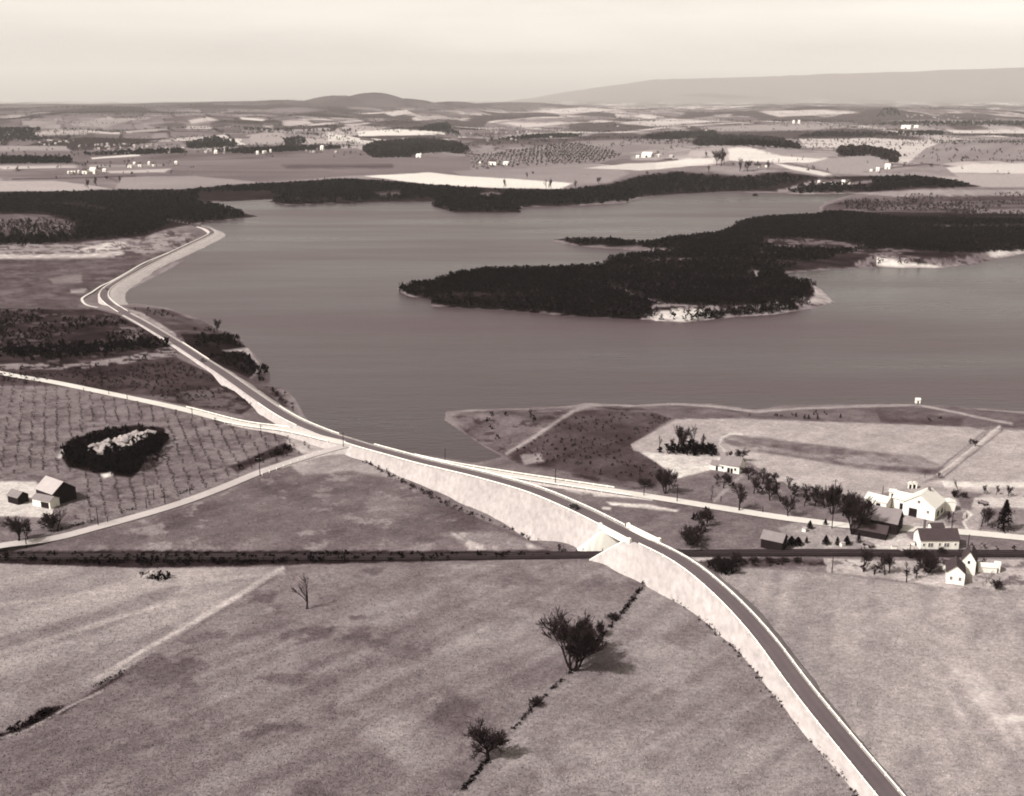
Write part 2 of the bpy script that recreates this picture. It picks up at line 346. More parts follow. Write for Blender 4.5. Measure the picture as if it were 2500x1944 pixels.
def cells(X, Y):
    ca, sa = math.cos(.35), math.sin(.35); qx = X * ca + Y * sa; qy = -X * sa + Y * ca
    qx = qx + 60 * (vn(X / 300, Y / 300, 5) - .5); qy = qy + 80 * (vn(X / 400, Y / 400, 6) - .5)
    rowj = np.floor(qy / 250.); fx = qx / 195. + h2(rowj, rowj * 0, 3) * 5; cx = np.floor(fx)
    return cx, rowj, fx, np.minimum(np.abs(fx - np.round(fx)) * 195, np.abs(qy / 250. - np.round(qy / 250.)) * 250)
def cover(X, Y, Z, d):
    U, V = proj(X, Y, Z); R = np.hypot(X, Y); TH = np.arctan2(X, np.maximum(Y, 1.))
    LR = np.log(R)
    wa = (fbm(TH * 90, LR * 60, 41, 3) - .5) * 2; wb = (fbm(TH * 90 + 31, LR * 60 + 7, 42, 3) - .5) * 2
    # default: a patchwork of fields in world space, woods by noise
    cx, rowj, fx, edge = cells(X, Y)
    cell = h2(cx, rowj, 9); L = .47 + .32 * cell ** 1.6 + .14 * (h2(cx, rowj, 19) > .86)
    sub = np.floor((fx - cx) * (2 + np.floor(cell * 3))); L = L + .14 * (h2(cx * 7 + sub, rowj, 10) - .5)
    L = L - .22 * (1 - sst(6, 18, edge)) * (h2(cx, rowj, 13) > .35)
    L = L + .10 * (fbm(X / 90., Y / 90., 14, 3) - .5)
    wd = sst(.505, .54, fbm(X / 520., Y / 700., 15, 4)) * sst(3300, 4500, R); L = L * (1 - wd) +   .29 * wd; L = L - .10 * sst(.02, -.35, TH) * sst(3000, 4500, R)
    hw = sst(48, 100, Z) * (1 - sst(19000, 21000, R)) * sst(5000, 8000, R); L = L * (1 - .7 * hw) + .29 * .7 * hw
    rd = sst(27000, 29500, R); L = L * (1 - rd) + .44 * rd
    near = 1 - sst(2200, 2600, R); L = L * (1 - near) + (.5 + .16 * (fbm(X / 60., Y / 60., 16, 3) - .5)) * near
    def P(poly, val, fe=2.0, wp=2.0, tex=None, st=None, spots=None, al=1.0, line=None):
        p = np.asarray(poly, float); mg = fe + wp + 3 + (line or 0)
        m = (U > p[:, 0].min() - mg) & (U < p[:, 0].max() + mg) & (V > p[:, 1].min() - mg) & (V < p[:, 1].max() + mg)
        m = np.nonzero(m)[0]
        if not len(m): return
        u, v = U[m] + wa[m] * wp, V[m] + wb[m] * wp * .6
        s = lsd(u, v, p) - line if line else psd(u, v, p)
        k = (1 - sst(-fe, fe, s)) * al; x, y = X[m], Y[m]
        q = np.full(len(m), float(val))
        if tex:
            q = q + tex[1] * 2 * (fbm(x / tex[0], y / tex[0], 50, 4) - .5)
        if st:                                    # drilled or mown rows: (direction in degrees, spacing in metres, strength)
            a = math.radians(st[0]); w = -x * math.sin(a) + y * math.cos(a); w = w / st[1] + .6 * vn(x / 40., y / 40., 51)
            l = x * math.cos(a) + y * math.sin(a)
            q = q + st[2] * ((vn(w, l / (st[1] * 14), 52) - .5) * 2 if len(st) < 4 else np.sin(2 * np.pi * w) * (.4 + .6 * vn(w * .3, l / 12., 53)))
        if spots:                                 # (size, coverage 0..1, value)
            n = fbm(x / spots[0], y / (spots[0] * .8), 53, 5) + .25 * (fbm(x / spots[0] * 5, y / spots[0] * 4, 57, 2) - .5); c = np.quantile(n, 1 - spots[1]) if len(n) > 10 else .6
            w = sst(c - .06, c + .08, n); q = q * (1 - w) + spots[2] * w
        L[m] = L[m] * (1 - k) + q * k
    for a in PAINT: P(*a[0], **a[1])
    # orchard and nursery rows: one dark crown dot per tree
    def rows(poly, ang, sx, sy, val, rad):
        p = np.asarray(poly, float)
        m = np.nonzero((U > p[:, 0].min()) & (U < p[:, 0].max()) & (V > p[:, 1].min()) & (V < p[:, 1].max()))[0]
        if not len(m): return
        m = m[psd(U[m], V[m], p) < 0]; a = math.radians(ang)
        x = X[m] * math.cos(a) + Y[m] * math.sin(a); y = -X[m] * math.sin(a) + Y[m] * math.cos(a)
        x = x + sx * .5 * (vn(X[m] / 14., Y[m] / 14., 66) - .5); y = y + sy * .5 * (vn(X[m] / 14., Y[m] / 14., 67) - .5); dx = (x / sx - np.round(x / sx)) * sx; dy = (y / sy - np.round(y / sy)) * sy
        k = (1 - sst(rad * .4, rad, np.hypot(dx, dy))); L[m] = L[m] * (1 - k) + val * k
    # sandy margin along the water
    mg = (d > -6) & (d < 9) & (R < 2300)
    e = np.zeros_like(L); e[mg] = (1 - sst(1.0, 5.0 , np.abs(d[mg] - 2.0))) * sst(.42, .62, fbm(X[mg] / 40., Y[mg] / 40., 61, 3))
    L = L * (1 - .75 * e) + .62 * .75 * e
    # fine winter-grass mottling on the near land
    nr = 1 - sst(1500, 2400, R); ca, sa = math.cos(.8), math.sin(.8); sx = X * ca + Y * sa; sy = -X * sa + Y * ca
    L = L + nr * (.055 * 2 * (fbm(X / 11., Y / 11., 81, 4) - .5) + .04 * 2 * (fbm(sx / 16., sy / 2.6, 82, 3) - .5) + .008 * 2 * (fbm(X / 45., Y / 45., 83, 4) - .5))
    L = np.where(d < -2, np.where((Z > -.3) & (R < 2000), .55, .3), L)
    global GXYZ, GCOL
    c = sep(np.clip(L, .07, .97)); GXYZ = np.stack([X, Y, Z], 1); GCOL = (c, d, L); return c

PAINT = []
def wide(poly, far=420):
    """carry an outline that stops at the print's edge on past the frame"""
    own = min(u for u, v in poly) < -50
    return [(-far if u <= 50 and not own else (2500 + far if u >= 2440 else u), v) for u, v in poly]
def Q(poly, val, **k): PAINT.append(((poly if 'line' in k else wide(poly, 1700), val), k))
# --- far fields
Q([(27,362),(156,356),(180,372),(27,374)], .62)
Q([(78,325),(136,315),(218,317),(210,329),(90,331)], .72); Q([(160,306),(272,284),(340,290),(250,312)], .68)
Q([(25,296),(300,292),(560,300),(760,310),(300,318),(25,316)], .5, al=.4, tex=(200, .1))
Q([(25,378),(300,368),(700,362),(900,372),(900,392),(300,402),(25,420)], .42, tex=(120, .12), fe=4)
Q([(584,286),(650,292),(640,296),(590,292)], .86, fe=1, wp=1); Q([(456,308),(520,312),(500,320),(452,316)], .80, fe=1); Q([(770,333),(850,305),(960,312),(870,330),(800,345)], .70)
Q([(870,321),(975,315),(1068,321),(1064,329),(878,333)], .9, fe=1.5); Q([(800,325),(878,337),(878,345),(800,345)], .9, fe=1.5)
Q([(930,275),(990,268),(1010,276),(960,284)], .78, fe=1.5); Q([(600,330),(690,318),(700,345),(620,352)], .66)
Q([(330,352),(440,344),(470,366),(330,372)], .5, tex=(60, .12)); Q([(222,385),(342,376),(342,381),(225,389)], .9, fe=1, wp=1)
Q([(430,392),(850,383),(850,430),(640,446),(470,432),(380,412)], .47, tex=(200, .05), st=(8, 30, .04))
Q([(640,384),(900,386),(1150,384),(1150,420),(850,430)], .47, tex=(200, .05)); Q([(690,404),(960,402),(960,410),(700,410)], .30, fe=5, wp=5)
Q([(25,420),(250,416),(470,415),(480,432),(300,432),(25,440)], .46, tex=(80, .1))
Q([(257,418),(420,412),(400,421),(270,423)], .76, fe=1.5); Q([(29,438),(200,434),(330,430)], .28, line=1.4, fe=1)
Q([(300,432),(480,430),(640,446),(540,452),(460,463),(280,461)], .60, tex=(100, .04))
Q([(25,447),(136,442),(218,452),(272,461),(156,467),(43,475),(25,486)], .71, fe=1.5, tex=(100, .04))
Q([(640,446),(850,430),(1000,424),(900,436),(661,450)], .60, fe=2)
Q([(1100,418),(1461,403),(1540,422),(1481,448),(1399,450),(1131,430)], .57, tex=(120, .05)); Q([(1150,383),(1345,352),(1384,348),(1522,380),(1461,401),(1150,418)], .54, tex=(100, .05))
Q([(1384,347),(1500,342),(1650,338),(1690,350),(1640,372),(1525,379)], .55, tex=(100, .06))
Q([(890,430),(980,425),(1053,421),(1131,430),(1250,437),(1399,448),(1364,462),(1189,458),(1033,449),(950,438)], .93, fe=1.5, tex=(150, .03))
Q([(1423,411),(1540,399),(1650,395),(1744,387),(1740,401),(1600,414),(1560,416)], .84, fe=1.5); Q([(1600,397),(1682,387),(1744,389),(1740,399),(1600,414)], .88, fe=1.5)
Q([(1540,372),(1640,358),(1690,362),(1680,378),(1600,392),(1540,390)], .60, tex=(60, .12))
Q([(1777,362),(1831,360),(1909,381),(1991,387),(2024,385),(1983,397),(1888,397),(1781,393)], .88, fe=1.5, st=(-20, 25, .05))
Q([(1781,393),(1888,397),(1930,414),(1900,422),(1700,420),(1750,400)], .52, tex=(60, .14))
Q([(1884,397),(1983,414),(2033,426),(2012,430),(1930,414)], .88, fe=1.5)
Q([(1979,397),(2045,385),(2115,381),(2160,397),(2169,407),(2074,426),(2033,424)], .62, fe=1.5)
Q([(1950,340),(2123,337),(2309,344),(2259,364),(2218,397),(2193,397),(2193,377),(2094,360),(1971,360)], .80, fe=1.5, tex=(150, .05))
Q([(2222,397),(2259,364),(2321,344),(2560,337),(2560,360),(2383,389),(2300,401)], .56, fe=1.5, st=(60, 40, .04))
Q([(2230,418),(2375,401),(2560,374),(2560,440),(2342,422)], .84, fe=2); Q([(2243,424),(2342,424),(2560,440),(2560,460),(2395,457),(2300,434)], .68, fe=2)
Q([(2040,426),(2230,412),(2300,404),(2340,432),(2250,430),(2136,428)], .58, tex=(50, .12)); Q([(2310,318),(2460,312),(2460,326),(2330,326)], .82, fe=2, tex=(60, .12))
Q([(1700,310),(1960,300),(2100,308),(2000,318),(1760,322)], .62, fe=3); Q([(1850,272),(2010,268),(2100,276),(1900,286)], .78, fe=2, tex=(90, .1)); Q([(1500,300),(1640,290),(1760,296),(1600,310)], .78, fe=2, tex=(90, .1))
Q([(1290,272),(1420,262),(1520,268),(1380,280)], .80, fe=2, tex=(90, .1)); Q([(1220,300),(1330,292),(1390,302),(1280,312)], .78, fe=2)
Q([(690,254),(760,243),(830,238),(905,229),(960,232),(1010,242),(1100,258),(1110,266),(1010,262),(930,262),(850,258),(760,262)], .36, fe=2, tex=(300, .08))
Q([(800,275),(858,282),(917,302),(963,310),(1018,306),(1049,298),(1072,294)], .34, line=3, fe=2); Q([(1068,296),(1095,300),(1131,337),(1100,338),(1080,318)], .44, fe=3); Q([(1131,322),(1260,312),(1330,318),(1240,330),(1140,338)], .46, fe=3)
Q([(556,302),(654,306),(576,321)], .40, fe=3); Q([(366,304),(440,316),(520,318)], .42, line=2, fe=2); Q([(260,282),(342,281),(350,287),(280,290)], .36, fe=2); Q([(100,283),(240,278),(260,284),(120,290)], .45, fe=3); Q([(600,272),(720,262),(800,268),(700,280)], .48, fe=4)
Q([(459,294),(506,286),(537,294),(467,302)], .76, fe=2); Q([(455,309),(510,307),(512,313),(460,316)], .74, fe=2); Q([(1590,246),(1800,238),(2000,246),(1800,250)], .42, fe=2, al=.6); Q([(1640,232),(1720,228),(1900,240),(1760,240)], .34, fe=2); Q([(2020,258),(2120,254),(2180,262),(2060,266)], .42, fe=2); Q([(2300,240),(2440,236),(2440,246),(2320,250)], .42, fe=2); Q([(1640,254),(1700,249),(1705,258),(1650,260)], .40, fe=2); Q([(1730,288),(1800,284),(1860,294),(1800,298)], .40, fe=2); Q([(1210,298),(1420,284),(1490,288),(1330,300)], .52, fe=3)
# --- far shore: dark floor under the woods and lighter strips between them
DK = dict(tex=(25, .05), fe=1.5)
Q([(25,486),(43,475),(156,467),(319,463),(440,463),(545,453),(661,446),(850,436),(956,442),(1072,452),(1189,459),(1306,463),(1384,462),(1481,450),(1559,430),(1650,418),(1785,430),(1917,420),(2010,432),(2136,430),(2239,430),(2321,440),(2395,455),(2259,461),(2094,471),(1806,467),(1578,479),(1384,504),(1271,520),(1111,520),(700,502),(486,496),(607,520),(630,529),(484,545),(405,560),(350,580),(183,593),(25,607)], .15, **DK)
Q([(917,472),(975,468),(980,480),(930,482)], .33); Q([(1142,477),(1200,468),(1250,478),(1180,482)], .40); Q([(30,530),(100,522),(190,545),(180,575),(25,585)], .38, tex=(15, .14)); Q([(30,500),(200,500),(290,520),(200,525)], .13)
Q([(1890,468),(1990,440),(2010,436),(1998,446),(1905,470)], .55, fe=1, wp=1); Q([(2075,446),(2130,440),(2128,446),(2080,452)], .5, fe=1); Q([(1985,440),(2075,438),(2075,452),(1985,452)], .42, tex=(12, .2))
# --- right-hand spit and wooded peninsula
Q([(2009,505),(2094,473),(2260,462),(2455,458),(2600,455),(2600,540),(2455,545),(2009,520)], .36, tex=(40, .16), fe=3, st=(3, 14, .10))
Q([(2094,472),(2260,463),(2450,460),(2450,466),(2180,480)], .62, fe=2, tex=(20, .1)); Q([(2370,510),(2460,506),(2600,505),(2600,530),(2400,528)], .5, fe=4, tex=(30, .1))
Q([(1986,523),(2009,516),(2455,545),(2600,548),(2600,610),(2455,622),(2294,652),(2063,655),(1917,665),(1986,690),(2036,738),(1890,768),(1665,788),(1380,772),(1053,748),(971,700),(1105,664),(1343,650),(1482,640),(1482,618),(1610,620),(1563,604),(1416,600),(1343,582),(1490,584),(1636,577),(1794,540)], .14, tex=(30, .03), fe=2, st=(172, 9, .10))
Q([(1482,606),(1560,602),(1640,606),(1660,612),(1560,616)], .44, fe=2); Q([(1840,584),(1990,580),(2130,602),(2240,612),(2160,628),(2080,618),(1900,612),(1840,600)], .42, spots=(14, .5, .16), fe=2)
Q([(2140,620),(2300,632),(2380,618),(2470,600),(2600,590),(2600,606),(2455,626),(2380,645),(2294,655),(2140,654),(2080,650),(2100,636)], .52, spots=(10, .25, .2), tex=(10, .2), fe=2)
Q([(2140,628),(2190,636),(2250,646),(2300,648),(2290,654),(2180,652),(2140,646)], .90, fe=2, tex=(8, .15)); Q([(2400,612),(2600,592),(2600,606),(2420,628)], .8, fe=2, tex=(8, .2))
Q([(1404,676),(1450,686),(1530,708),(1600,734),(1640,752),(1630,760),(1560,730),(1480,698)], .5, fe=1.5, spots=(6, .4, .15), wp=4); Q([(1600,738),(1650,742),(1800,748),(1870,742),(1978,720),(2000,706),(2036,738),(1890,768),(1665,788),(1563,780),(1580,760)], .58, spots=(9, .45, .13), fe=2)
Q([(1580,770),(1640,756),(1720,758),(1740,772),(1665,786),(1600,784)], .86, fe=2, tex=(8, .15), wp=4); Q([(1985,695),(2010,708),(2036,738),(1990,745),(1960,740),(1990,720)], .7, tex=(8, .2)); Q([(1820,660),(1862,662),(1850,678),(1838,672)], .6, fe=1.5); Q([(1490,640),(1600,634),(1690,630),(1740,640),(1690,644),(1600,640)], .46, spots=(8, .4, .15), fe=1.5)
Q([(1850,612),(1920,616),(1915,622),(1850,618)], .5, fe=1); Q([(2180,545),(2330,552),(2460,556),(2460,562),(2300,560)], .42, fe=2, tex=(12, .15)); Q([(2360,548),(2455,560),(2600,562),(2600,572),(2440,570)], .6, fe=2)
# --- left shore
Q([(25,605),(183,593),(350,578),(420,562),(500,578),(430,610),(300,632),(25,648)], .58, spots=(12, .42, .30), tex=(8, .16), fe=3); Q([(180,612),(260,592),(330,590),(300,606),(200,622)], .80, spots=(8, .4, .4), tex=(6, .15), fe=2); Q([(30,632),(220,620),(300,612),(300,622),(100,645)], .76, tex=(6, .15), fe=2); Q([(300,590),(400,580),(420,600),(330,612)], .62, spots=(8, .4, .4), fe=2)
Q([(25,648),(300,630),(422,612),(245,700),(195,735),(235,757),(25,747)], .38, tex=(18, .12), fe=3, spots=(14, .2, .30)); Q([(120,680),(200,668),(200,690),(130,694)], .5, fe=4); Q([(172,708),(215,704),(205,716),(172,716)], .62, fe=2)
Q([(243,700),(270,688),(352,645),(425,612),(455,602),(510,585),(300,690),(262,712),(252,735),(290,765),(235,753),(208,745),(198,735),(203,726)], .52, tex=(12, .06), fe=1.5)
Q([(25,745),(235,755),(290,770),(430,842),(430,872),(200,905),(25,915)], .20, tex=(14, .10), spots=(10, .10, .36), fe=2); Q([(28,905),(200,886),(330,866),(420,846),(440,868),(330,884),(200,902),(40,914)], .55, spots=(5, .42, .16), fe=2, wp=4); Q([(290,790),(330,800),(345,830),(300,830)], .42, spots=(6, .4, .2), fe=3)
Q([(35,915),(200,902),(430,872),(540,925),(620,990),(590,1012),(470,992),(200,945),(35,920)], .26, tex=(16, .08), fe=2, st=(3, 8, .05)); Q([(420,955),(540,945),(610,990),(580,1010),(470,990)], .38, spots=(8, .4, .24), fe=4); Q([(300,960),(430,970),(430,980),(300,968)], .4, fe=3)
Q([(300,748),(410,755),(490,782),(575,818),(600,846),(660,912),(658,932),(700,950),(745,1020),(730,1030),(600,935),(430,822),(350,775)], .34, tex=(12, .10), fe=2); Q([(300,750),(350,765),(430,815),(428,824),(350,780)], .62, fe=2, tex=(8, .15)); Q([(440,815),(572,816),(599,848),(640,905),(607,922),(518,885),(460,845)], .14, fe=2, tex=(10, .06)); Q([(540,856),(605,848),(645,905),(610,925),(632,895),(600,862)], .62, fe=1.5, tex=(6, .2), wp=3); Q([(640,940),(690,950),(720,1000),(740,1020),(700,1005)], .42, spots=(5, .4, .25), fe=2)
# --- orchard, triangle meadow, sinkhole
Q([(20,915),(200,945),(470,1005),(640,1050),(830,1090),(640,1155),(480,1220),(200,1303),(20,1345)], .50, tex=(30, .06), spots=(6, .25, .40), fe=2)
Q([(148,1112),(160,1080),(240,1050),(331,1038),(400,1045),(408,1075),(392,1105),(345,1140),(322,1166),(240,1158),(165,1140)], .11, fe=3, wp=4); Q([(140,1118),(150,1098),(165,1090),(150,1120)], .82, fe=3); Q([(244,1158),(275,1152),(278,1160),(255,1168)], .93, fe=2); Q([(345,1120),(392,1098),(400,1130),(360,1150)], .44, spots=(4, .4, .25), fe=3)
Q([(560,1140),(640,1105),(700,1080),(725,1088),(712,1105),(640,1125),(580,1155)], .22, tex=(8, .08), fe=3)
Q([(700,1062),(770,1068),(850,1085),(850,1105),(740,1110),(700,1085)], .72, fe=4, tex=(10, .1)); Q([(40,1165),(85,1175),(130,1215),(130,1265),(60,1262),(40,1240)], .84, fe=3)
Q([(845,1098),(900,1130),(1120,1245),(1350,1340),(1350,1350),(40,1352),(60,1335),(210,1303),(480,1228),(700,1140)], .43, tex=(26, .13), spots=(8, .12, .56), fe=2); Q([(700,1130),(850,1100),(960,1150),(1000,1175),(860,1150),(740,1160)], .66, fe=5, tex=(14, .14)); Q([(1100,1300),(1230,1300),(1330,1340),(1150,1345)], .55, spots=(8, .3, .75), fe=5)
# --- railway strip and the brush along it
Q([(-200,1347),(330,1344),(850,1345),(1345,1345),(1480,1354),(1470,1362),(1384,1364),(1072,1371),(800,1377),(350,1388),(-200,1368)], .17, tex=(9, .08), fe=2, wp=4)
Q([(1640,1340),(1850,1345),(2460,1350),(2800,1352),(2800,1370),(2460,1366),(1985,1360),(1700,1358)], .24, tex=(8, .08), fe=2); Q([(1660,1338),(1840,1340),(1840,1346),(1665,1345)], .56, fe=2)
# --- south-west: drilled field, big meadow, field by the road
Q([(-200,1370),(350,1388),(690,1384),(698,1392),(480,1525),(300,1640),(150,1740),(-200,1850)], .64, tex=(40, .05), st=(40, 7, .08), fe=2); Q([(-200,1600),(160,1515),(330,1460),(440,1420),(450,1432),(280,1530),(45,1600),(-200,1660)], .58, fe=8, st=(40, 5, .05)); Q([(690,1386),(480,1515),(330,1600),(200,1680)], .76, line=5, fe=3)
Q([(160,1720),(300,1640),(480,1535),(700,1395),(1345,1372),(1480,1372),(1590,1415),(1400,1632),(1190,1857),(1100,1960),(-200,2300),(-200,1870)], .52, tex=(16, .055), st=(45, 3.0, .06), spots=(16, .12, .40), fe=2)
Q([(1000,1400),(1400,1385),(1560,1420),(1400,1560),(1150,1600),(1000,1470)], .55, al=.5, tex=(16, .10), fe=40); Q([(45,1760),(300,1650),(500,1700),(420,1900),(45,1940)], .42, al=.5, tex=(18, .10), fe=40); Q([(880,1780),(960,1740),(1160,1800),(1000,1900)], .63, al=.6, tex=(12, .12), fe=20)
Q([(690,1398),(300,1440),(-200,1500)], .70, line=4, fe=5, wp=4); Q([(560,1440),(250,1520),(-200,1660)], .70, line=6, fe=6, wp=5, st=(40,3,.05)); Q([(480,1500),(250,1600),(-200,1790)], .57, line=5, fe=6, wp=5)
Q([(150,1742),(230,1690),(300,1648)], .24, line=4, fe=2); Q([(-55,1815),(46,1775),(100,1730),(160,1722),(130,1752),(48,1782),(-55,1835)], .14, fe=3, wp=4); Q([(-200,1860),(60,1785),(160,1730),(250,1686)], .68, line=2.5, fe=2)
Q([(1590,1415),(1700,1470),(1806,1580),(1960,1760),(2080,1920),(2200,2080),(1050,2080),(1190,1857),(1400,1632)], .575, tex=(20, .055), st=(44, 2.8, .055), spots=(22, .2, .62), fe=2)
# --- south-east field
Q([(1755,1400),(1800,1385),(2000,1398),(2300,1435),(2600,1462),(2700,2200),(2320,2080),(2160,1880),(2000,1690),(1900,1570),(1790,1470)], .645, tex=(45, .055), spots=(30, .18, .67), st=(75, 3.4, .05), fe=2); Q([(2280,1640),(2440,1600),(2470,1850),(2330,1830)], .70, al=.6, fe=30, st=(86, 2.2, .12)); Q([(2430,1745),(2465,1748),(2465,1762),(2430,1760)], .84, fe=6, wp=9)
# --- between the roads and round the farm
Q([(1090,1150),(1500,1200),(1680,1232),(1700,1262),(1660,1335),(1520,1290),(1380,1225)], .45, tex=(14, .1), fe=3); Q([(1440,1195),(1570,1210),(1560,1216),(1450,1212)], .8, fe=3); Q([(1480,1226),(1580,1232),(1660,1246),(1650,1250),(1560,1240),(1490,1234)], .86, fe=2, tex=(6, .1)); Q([(1470,1238),(1492,1240),(1490,1246),(1468,1244)], .86, fe=1.5)
Q([(900,1092),(1090,1132),(1350,1172),(1500,1200),(1420,1208),(1250,1165),(1060,1120)], .72, fe=3, spots=(5, .35, .5))
Q([(1680,1228),(2100,1290),(2140,1310),(2000,1342),(1660,1340),(1700,1262)], .46, tex=(12, .07), fe=2); Q([(1900,1290),(1960,1270),(2060,1290),(2160,1310),(2160,1340),(1940,1345)], .66, fe=4, tex=(8, .14))
Q([(1088,1006),(1150,1001),(1384,993),(1480,984),(1640,1000),(1630,1020),(1545,1085),(1640,1150),(1650,1200),(1540,1195),(1270,1135),(1142,1063)], .40, tex=(14, .12), spots=(6, .2, .25), fe=3); Q([(1420,1000),(1640,1010),(1640,1022),(1545,1085),(1630,1145),(1600,1185),(1400,1155),(1270,1130),(1235,1108),(1400,1008)], .29, tex=(14, .07), fe=3); Q([(1236,1108),(1300,1070),(1400,1002),(1440,990),(1550,986)], .62, line=4, fe=3, wp=3); Q([(1270,1110),(1320,1108),(1330,1128),(1280,1135)], .6, fe=4, tex=(6, .12))
Q([(1550,990),(1737,990),(1846,1006),(2200,991),(2440,1010),(2470,1012),(2470,1060),(2360,1044),(2028,1032),(1650,1026)], .42, tex=(12, .1), fe=2); Q([(2140,1000),(2350,1020),(2350,1040),(2150,1030)], .32, fe=4, tex=(10, .08)); Q([(1640,987),(1737,992),(1846,1006),(1950,998),(2240,988),(2420,1025),(2470,1035)], .68, line=2.6, fe=2.0)
Q([(1540,1086),(1650,1024),(1811,1022),(2028,1030),(2367,1043),(2411,1052),(2289,1159),(2224,1193),(2093,1215),(1900,1180),(1833,1130),(1767,1120),(1593,1108),(1545,1100)], .70, tex=(40, .03), fe=1.5); Q([(1763,1059),(1811,1063),(2202,1111),(2246,1113),(2307,1141),(2289,1159),(2263,1159),(1898,1111),(1828,1102),(1767,1080)], .58, tex=(9, .10), spots=(7, .35, .46), fe=4); Q([(1770,1062),(1850,1068),(2180,1112),(1980,1110),(1830,1080)], .46, tex=(7, .10), st=(75, 3.0, .08), fe=5); Q([(1850,1100),(2100,1135),(2280,1145),(2307,1141),(2285,1160),(2100,1145)], .46, fe=4, tex=(6, .10), st=(75, 3.0, .08))
Q([(1768,1100),(1755,1086),(1762,1068),(1785,1059),(1812,1060)], .84, line=2, fe=1.5, wp=1)
Q([(2420,1050),(2600,1075),(2600,1200),(2310,1172),(2300,1160)], .69, tex=(40, .03), fe=1.5); Q([(2290,1160),(2440,1042)], .80, line=3, fe=1); Q([(2300,1168),(2450,1048)], .40, line=1.6, fe=1); Q([(2280,1155),(2360,1090),(2420,1040)], .44, line=1.5, fe=1)
Q([(1563,1104),(1767,1118),(1765,1138),(1690,1160),(1667,1178),(1624,1145)], .84, fe=2, tex=(6, .1)); Q([(1655,1162),(1680,1162),(1666,1178)], .97, fe=1.5); Q([(1680,1160),(1760,1150),(1840,1160),(1900,1190),(2090,1215),(2130,1260),(2090,1285),(1800,1245),(1600,1210),(1620,1180)], .47, tex=(10, .09), fe=3); Q([(1745,1222),(1810,1162)], .64, line=4, fe=2)
Q([(2120,1235),(2250,1180),(2300,1170),(2600,1205),(2600,1330),(2340,1300),(2200,1285),(2120,1270)], .70, fe=3, tex=(9, .1)); Q([(2300,1175),(2600,1212),(2600,1222),(2305,1188)], .88, fe=2); Q([(2330,1195),(2400,1205),(2370,1245),(2345,1240)], .5, fe=3); Q([(2300,1250),(2360,1250),(2350,1285),(2310,1282)], .52, fe=3); Q([(2380,1215),(2460,1220),(2450,1240),(2370,1240)], .8, fe=2); Q([(2362,1250),(2372,1256),(2352,1275),(2362,1292)], .9, line=3, fe=1.5, wp=1); Q([(2400,1240),(2600,1240),(2600,1305),(2390,1295)], .5, tex=(8, .1), fe=3)
Q([(2110,1310),(2210,1300),(2250,1345),(2150,1345),(2100,1330)], .80, fe=3, tex=(6, .12)); Q([(2340,1312),(2600,1325),(2600,1352),(2330,1348)], .52, tex=(8, .1), fe=3)
Q([(1660,1360),(1760,1362),(1760,1370),(1680,1372)], .78, fe=2); Q([(1690,1372),(1800,1362),(2010,1364),(2020,1380),(1820,1386),(1760,1400)], .36, tex=(8, .14), spots=(6, .3, .2), fe=3); Q([(2010,1364),(2230,1370),(2310,1366),(2600,1372),(2600,1464),(2300,1436),(2150,1410),(2020,1398)], .74, tex=(8, .10), spots=(6, .2, .45), fe=2)
gnd = build_ground()

